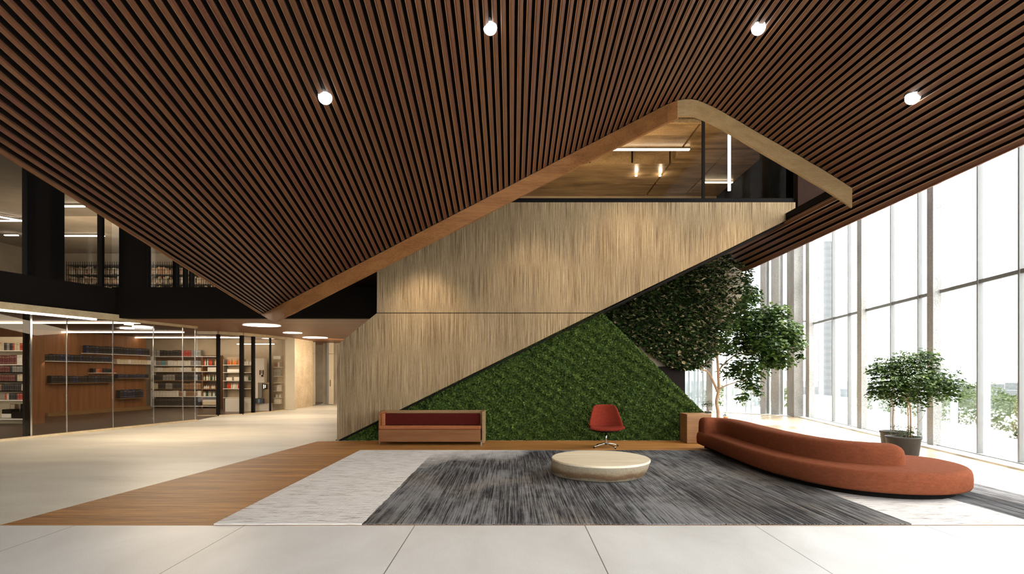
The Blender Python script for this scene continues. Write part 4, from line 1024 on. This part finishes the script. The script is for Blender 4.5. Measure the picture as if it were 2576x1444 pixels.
def puffy(loop, prof, origin, z_of=None):
    """stack of rings: prof = [(inset, z)], capped at both ends"""
    mb = MB(); n_ = len(loop); rings = []
    for d, z in prof:
        rings.append([(p.x-origin[0], p.y-origin[1], z if z_of is None else z_of(p, z)) for p in inset(loop, d)])
    for r_ in rings: mb.v += r_
    for k in range(len(rings)-1):
        for i in range(n_):
            mb.f.append((k*n_+i, k*n_+(i+1)%n_, (k+1)*n_+(i+1)%n_, (k+1)*n_+i)); mb.m.append(0)
    mb.f.append(tuple(range(n_))[::-1]); mb.m.append(0); mb.f.append(tuple((len(rings)-1)*n_+i for i in range(n_))); mb.m.append(0)
    return mb
def fixn(o):
    bm = bmesh.new(); bm.from_mesh(o.data); bmesh.ops.recalc_face_normals(bm, faces=bm.faces); bm.to_mesh(o.data); bm.free(); return o
so = (4.6, 8.5)
sofa = empty('curved_sofa', (so[0], so[1], .018), label='long curved rust-orange sofa with a rounded right end', cat='sofa')
foot = [(3.69,10.95),(3.68,10.3),(3.64,9.5),(3.62,8.5),(3.68,7.7),(3.86,7.05),(4.16,6.64),(4.6,6.42),(5.1,6.42),(5.52,6.66),(5.78,7.1),(5.83,7.6),(5.6,8.0),(5.2,8.2),(4.85,8.5),(4.62,9.2),(4.52,10.2),(4.50,10.95),(4.42,11.2),(3.78,11.22)]
loop = spline(foot, 8)
zs_ = .328
seat = puffy(loop, [(.05,.075),(.015,.085),(0,.11),(-.005,.2),(0,zs_-.07),(.012,zs_-.03),(.035,zs_-.008),(.07,zs_),(.16,zs_+.006)], so)
o = fixn(seat.build('seat', M_terra, sofa, smooth=True))
cl = spline([(3.74,11.03),(4.02,11.0),(4.18,10.8),(4.22,10.4),(4.20,9.9),(4.17,9.2),(4.18,8.5),(4.24,7.95),(4.38,7.5),(4.62,7.24),(4.98,7.12)], 6, False)
mb = MB(); P = []; nC = len(cl)
cum = [0]
for i in range(1, nC): cum.append(cum[-1] + (cl[i]-cl[i-1]).length)
Lc = cum[-1]; stations = sorted(set([0,.005,.02,.045,.08] + [x for x in np.linspace(.12, Lc-.16, 70)] + [Lc-.13,Lc-.10,Lc-.07,Lc-.04,Lc-.015,Lc-.003,Lc]))
for st in stations:
    k = max(i for i in range(nC) if cum[i] <= st+1e-9); k = min(k, nC-2); f_ = (st-cum[k])/(cum[k+1]-cum[k])
    c_ = cl[k].lerp(cl[k+1], f_); d_ = (cl[min(k+2,nC-1)]-cl[max(k-1,0)]).normalized(); nn = Vector((-d_.y, d_.x))
    e0 = min(1, st/.09); e1 = min(1, (Lc-st)/.14)
    q0 = math.sqrt(max(0, 1-(1-e0)**2)); q1 = math.sqrt(max(0, 1-(1-e1)**2))
    wsc = (.62+.38*q0)*(.55+.45*q1) if 0 < st < Lc else .02
    hsc = (.70+.30*q0)*(.60+.40*q1) if 0 < st < Lc else .4
    hh = .285 - .03*(st/Lc)
    row = []
    for wx, z in ((-.215,-.02),(-.215,.0),(-.205,.12),(-.193,.20),(-.17,.25),(-.13,.275),(-.07,.285),(0,.288),(.07,.285),(.13,.275),(.17,.25),(.193,.20),(.205,.12),(.215,0),(.215,-.02)):
        row.append((c_.x-so[0]+nn.x*wx*wsc, c_.y-so[1]+nn.y*wx*wsc, zs_ + z*hsc*(hh/.285)))
    P.append(row)
mb.grid(P); fixn(mb.build('backrest', M_terra, sofa, smooth=True))
pl_ = inset(loop, .16); pm = MB(); pm.prism([(p.x-so[0], p.y-so[1]) for p in pl_], .0, .078); pm.build('plinth', M_black, sofa)

# ------------------------------------------------------------------ small box sofa
sx0, sx1 = -2.80, -.575; sy = 11.68; W2 = (sx1-sx0)/2
bs = empty('box_sofa', ((sx0+sx1)/2, sy, .003), label='low wooden box sofa with maroon back against the moss', cat='sofa')
MB().box(-W2+.08, W2-.1, .10, .16, .40, .66).build('backrest', M_maroon, bs, bevel=.03, seg=3)
MB().box(-W2, W2, .44, .50, .06, .70).build('back_panel', M_frame, bs, bevel=.006)
mb = MB(); mb.add([(-W2,.0,.06),(-W2+.04,.0,.06),(-W2+.04,.44,.06),(-W2,.44,.06),(-W2,.0,.685),(-W2+.04,.0,.685),(-W2+.04,.44,.70),(-W2,.44,.70)],[(0,3,2,1),(4,5,6,7),(0,1,5,4),(1,2,6,5),(2,3,7,6),(3,0,4,7)])
mb.build('side_panel', M_apron, bs, bevel=.004); 
MB().box(W2-.055, W2, .0, .44, .04, .70).build('side_panel', M_frame, bs, bevel=.004)
MB().box(-W2+.041, W2-.056, .0, .44, .685, .705).build('top_rail', M_frame, bs, bevel=.004) if False else None
MB().box(-W2+.041, -W2+.12, .02, .43, .35, .66).build('inner_side', M_cush, bs, bevel=.02)
MB().box(-W2+.005, W2-.08, -.05, .12, .325, .405).build('seat_cushion', M_cush, bs, bevel=.03, seg=4)
MB().box(-W2+.041, W2-.06, .121, .43, .32, .40).build('seat_base', M_cush, bs)
MB().box(-W2+.005, W2-.085, -.03, .02, .07, .322).build('front_panel', M_apron, bs, bevel=.004)
for x, y in ((-W2+.02,.0),(W2-.07,.0),(-W2+.02,.44),(W2-.07,.44)): MB().box(x-.012, x+.012, y, y+.03, 0, .07).build('leg', M_chrome, bs)

# ------------------------------------------------------------------ swivel chair
ch = empty('swivel_chair', (at(1524,0,11.35)[0], 11.35, .003), label='red tweed swivel chair on a chrome star base', cat='chair')
P = []
for i in range(13):
    u = -1+2*i/12; row = []
    for j in range(9):
        v = j/8; hw = .36 - .10*v - .02*v*v; rnd = 1 - .10*max(0, v-.75)/.25*abs(u)**4
        x = u*hw*(1-.05*(v>.95)); z = .40 + .46*v*1.0 - .03*abs(u)**4*(v) ; y = .14 + .10*v - .20*u*u*(1-.55*v)
        row.append((x, y, z))
    P.append(row)
mb = MB().grid(P); o = mb.build('backrest', M_red, ch, smooth=True)
md = o.modifiers.new('solid', 'SOLIDIFY'); md.thickness = .045; md.offset = 0; md = o.modifiers.new('sub', 'SUBSURF'); md.levels = md.render_levels = 2
P = []
for i in range(13):
    u = -1+2*i/12; row = []
    for j in range(7):
        v = j/6; x = u*(.395 - .06*v - .04*(1-v)*(abs(u)**6)); y = -.27 + .42*v + .06*(u*u)*(1-v); z = .385 + .055*abs(u)**2.2 - .02*(1-v)**2
        row.append((x, y, z))
    P.append(row)
o = MB().grid(P).build('seat', M_red, ch, smooth=True)
md = o.modifiers.new('solid', 'SOLIDIFY'); md.thickness = .065; md.offset = 0; md = o.modifiers.new('sub', 'SUBSURF'); md.levels = md.render_levels = 2
mb = MB(); mb.grid([[(r*math.cos(t), r*.8*math.sin(t)-.05, z) for r, z in ((0,.30),(.12,.305),(.28,.34),(.26,.355),(0,.35))] for t in np.linspace(0, 2*math.pi, 25)]); mb.build('shell', M_black, ch, smooth=True)
MB().tube([(0,-.03,.05),(0,-.03,.31)], [.018,.016], 14).build('post', M_chrome, ch, smooth=True)
for k in range(4):
    a = R(28 + 90*k); dx, dy = math.cos(a), math.sin(a)
    lg = MB().tube([(0,-.03,.075),(dx*.1,dy*.1-.03,.07),(dx*.22,dy*.22-.03,.045),(dx*.30,dy*.30-.03,.028)], [.016,.013,.011,.010], 8).build('leg', M_chrome, ch, smooth=True)
    MB().cyl((dx*.30,dy*.30-.03), .014, 0, .022, 12).build('foot', M_black, lg)

# ------------------------------------------------------------------ round table
tc = (1.31, 8.25)
tb = empty('coffee_table', (tc[0], tc[1], .018), label='low round stained concrete coffee table with cream top', cat='table')
n_ = 72; P = []
for k in range(n_+1):
    t = 2*math.pi*k/n_; c, s_ = math.cos(t), math.sin(t); row = []
    for f_, z in ((.0,0),(.83,0),(.86,.012),(.90,.06),(.94,.12),(.965,.175),(.98,.205)):
        off = .05*(1-f_)*1.0
        row.append((c*.73*(f_+ (.14*(1-z/.205)*(c<0)*abs(c)**.5 if f_>0 else 0)) , s_*.80*f_, z))
    P.append(row)
MB().grid(P).build('body', M_table, tb, smooth=True)
mb = MB(); mb.grid([[(r*.73*math.cos(t), r*.80*math.sin(t), z) for r, z in ((0,.206),(.98,.206),(.985,.211),(.985,.232),(.975,.238),(0,.238))] for t in np.linspace(0, 2*math.pi, 73)])
mb.build('top', M_ttop, tb)

# ------------------------------------------------------------------ wooden block beside the sofa
x0, x1 = at(1728,0,11.9)[0], at(1790,0,11.9)[0]
o = MB().box(-(x1-x0)/2, (x1-x0)/2, 0, .5, 0, EYE-103*11.9/F).build('wooden_block', M_travert, bevel=.008, loc=((x0+x1)/2, 11.9, .006), label='square timber block table at the end of the curved sofa', cat='side table')
print('books', NB[0], 'objects', len(bpy.data.objects))
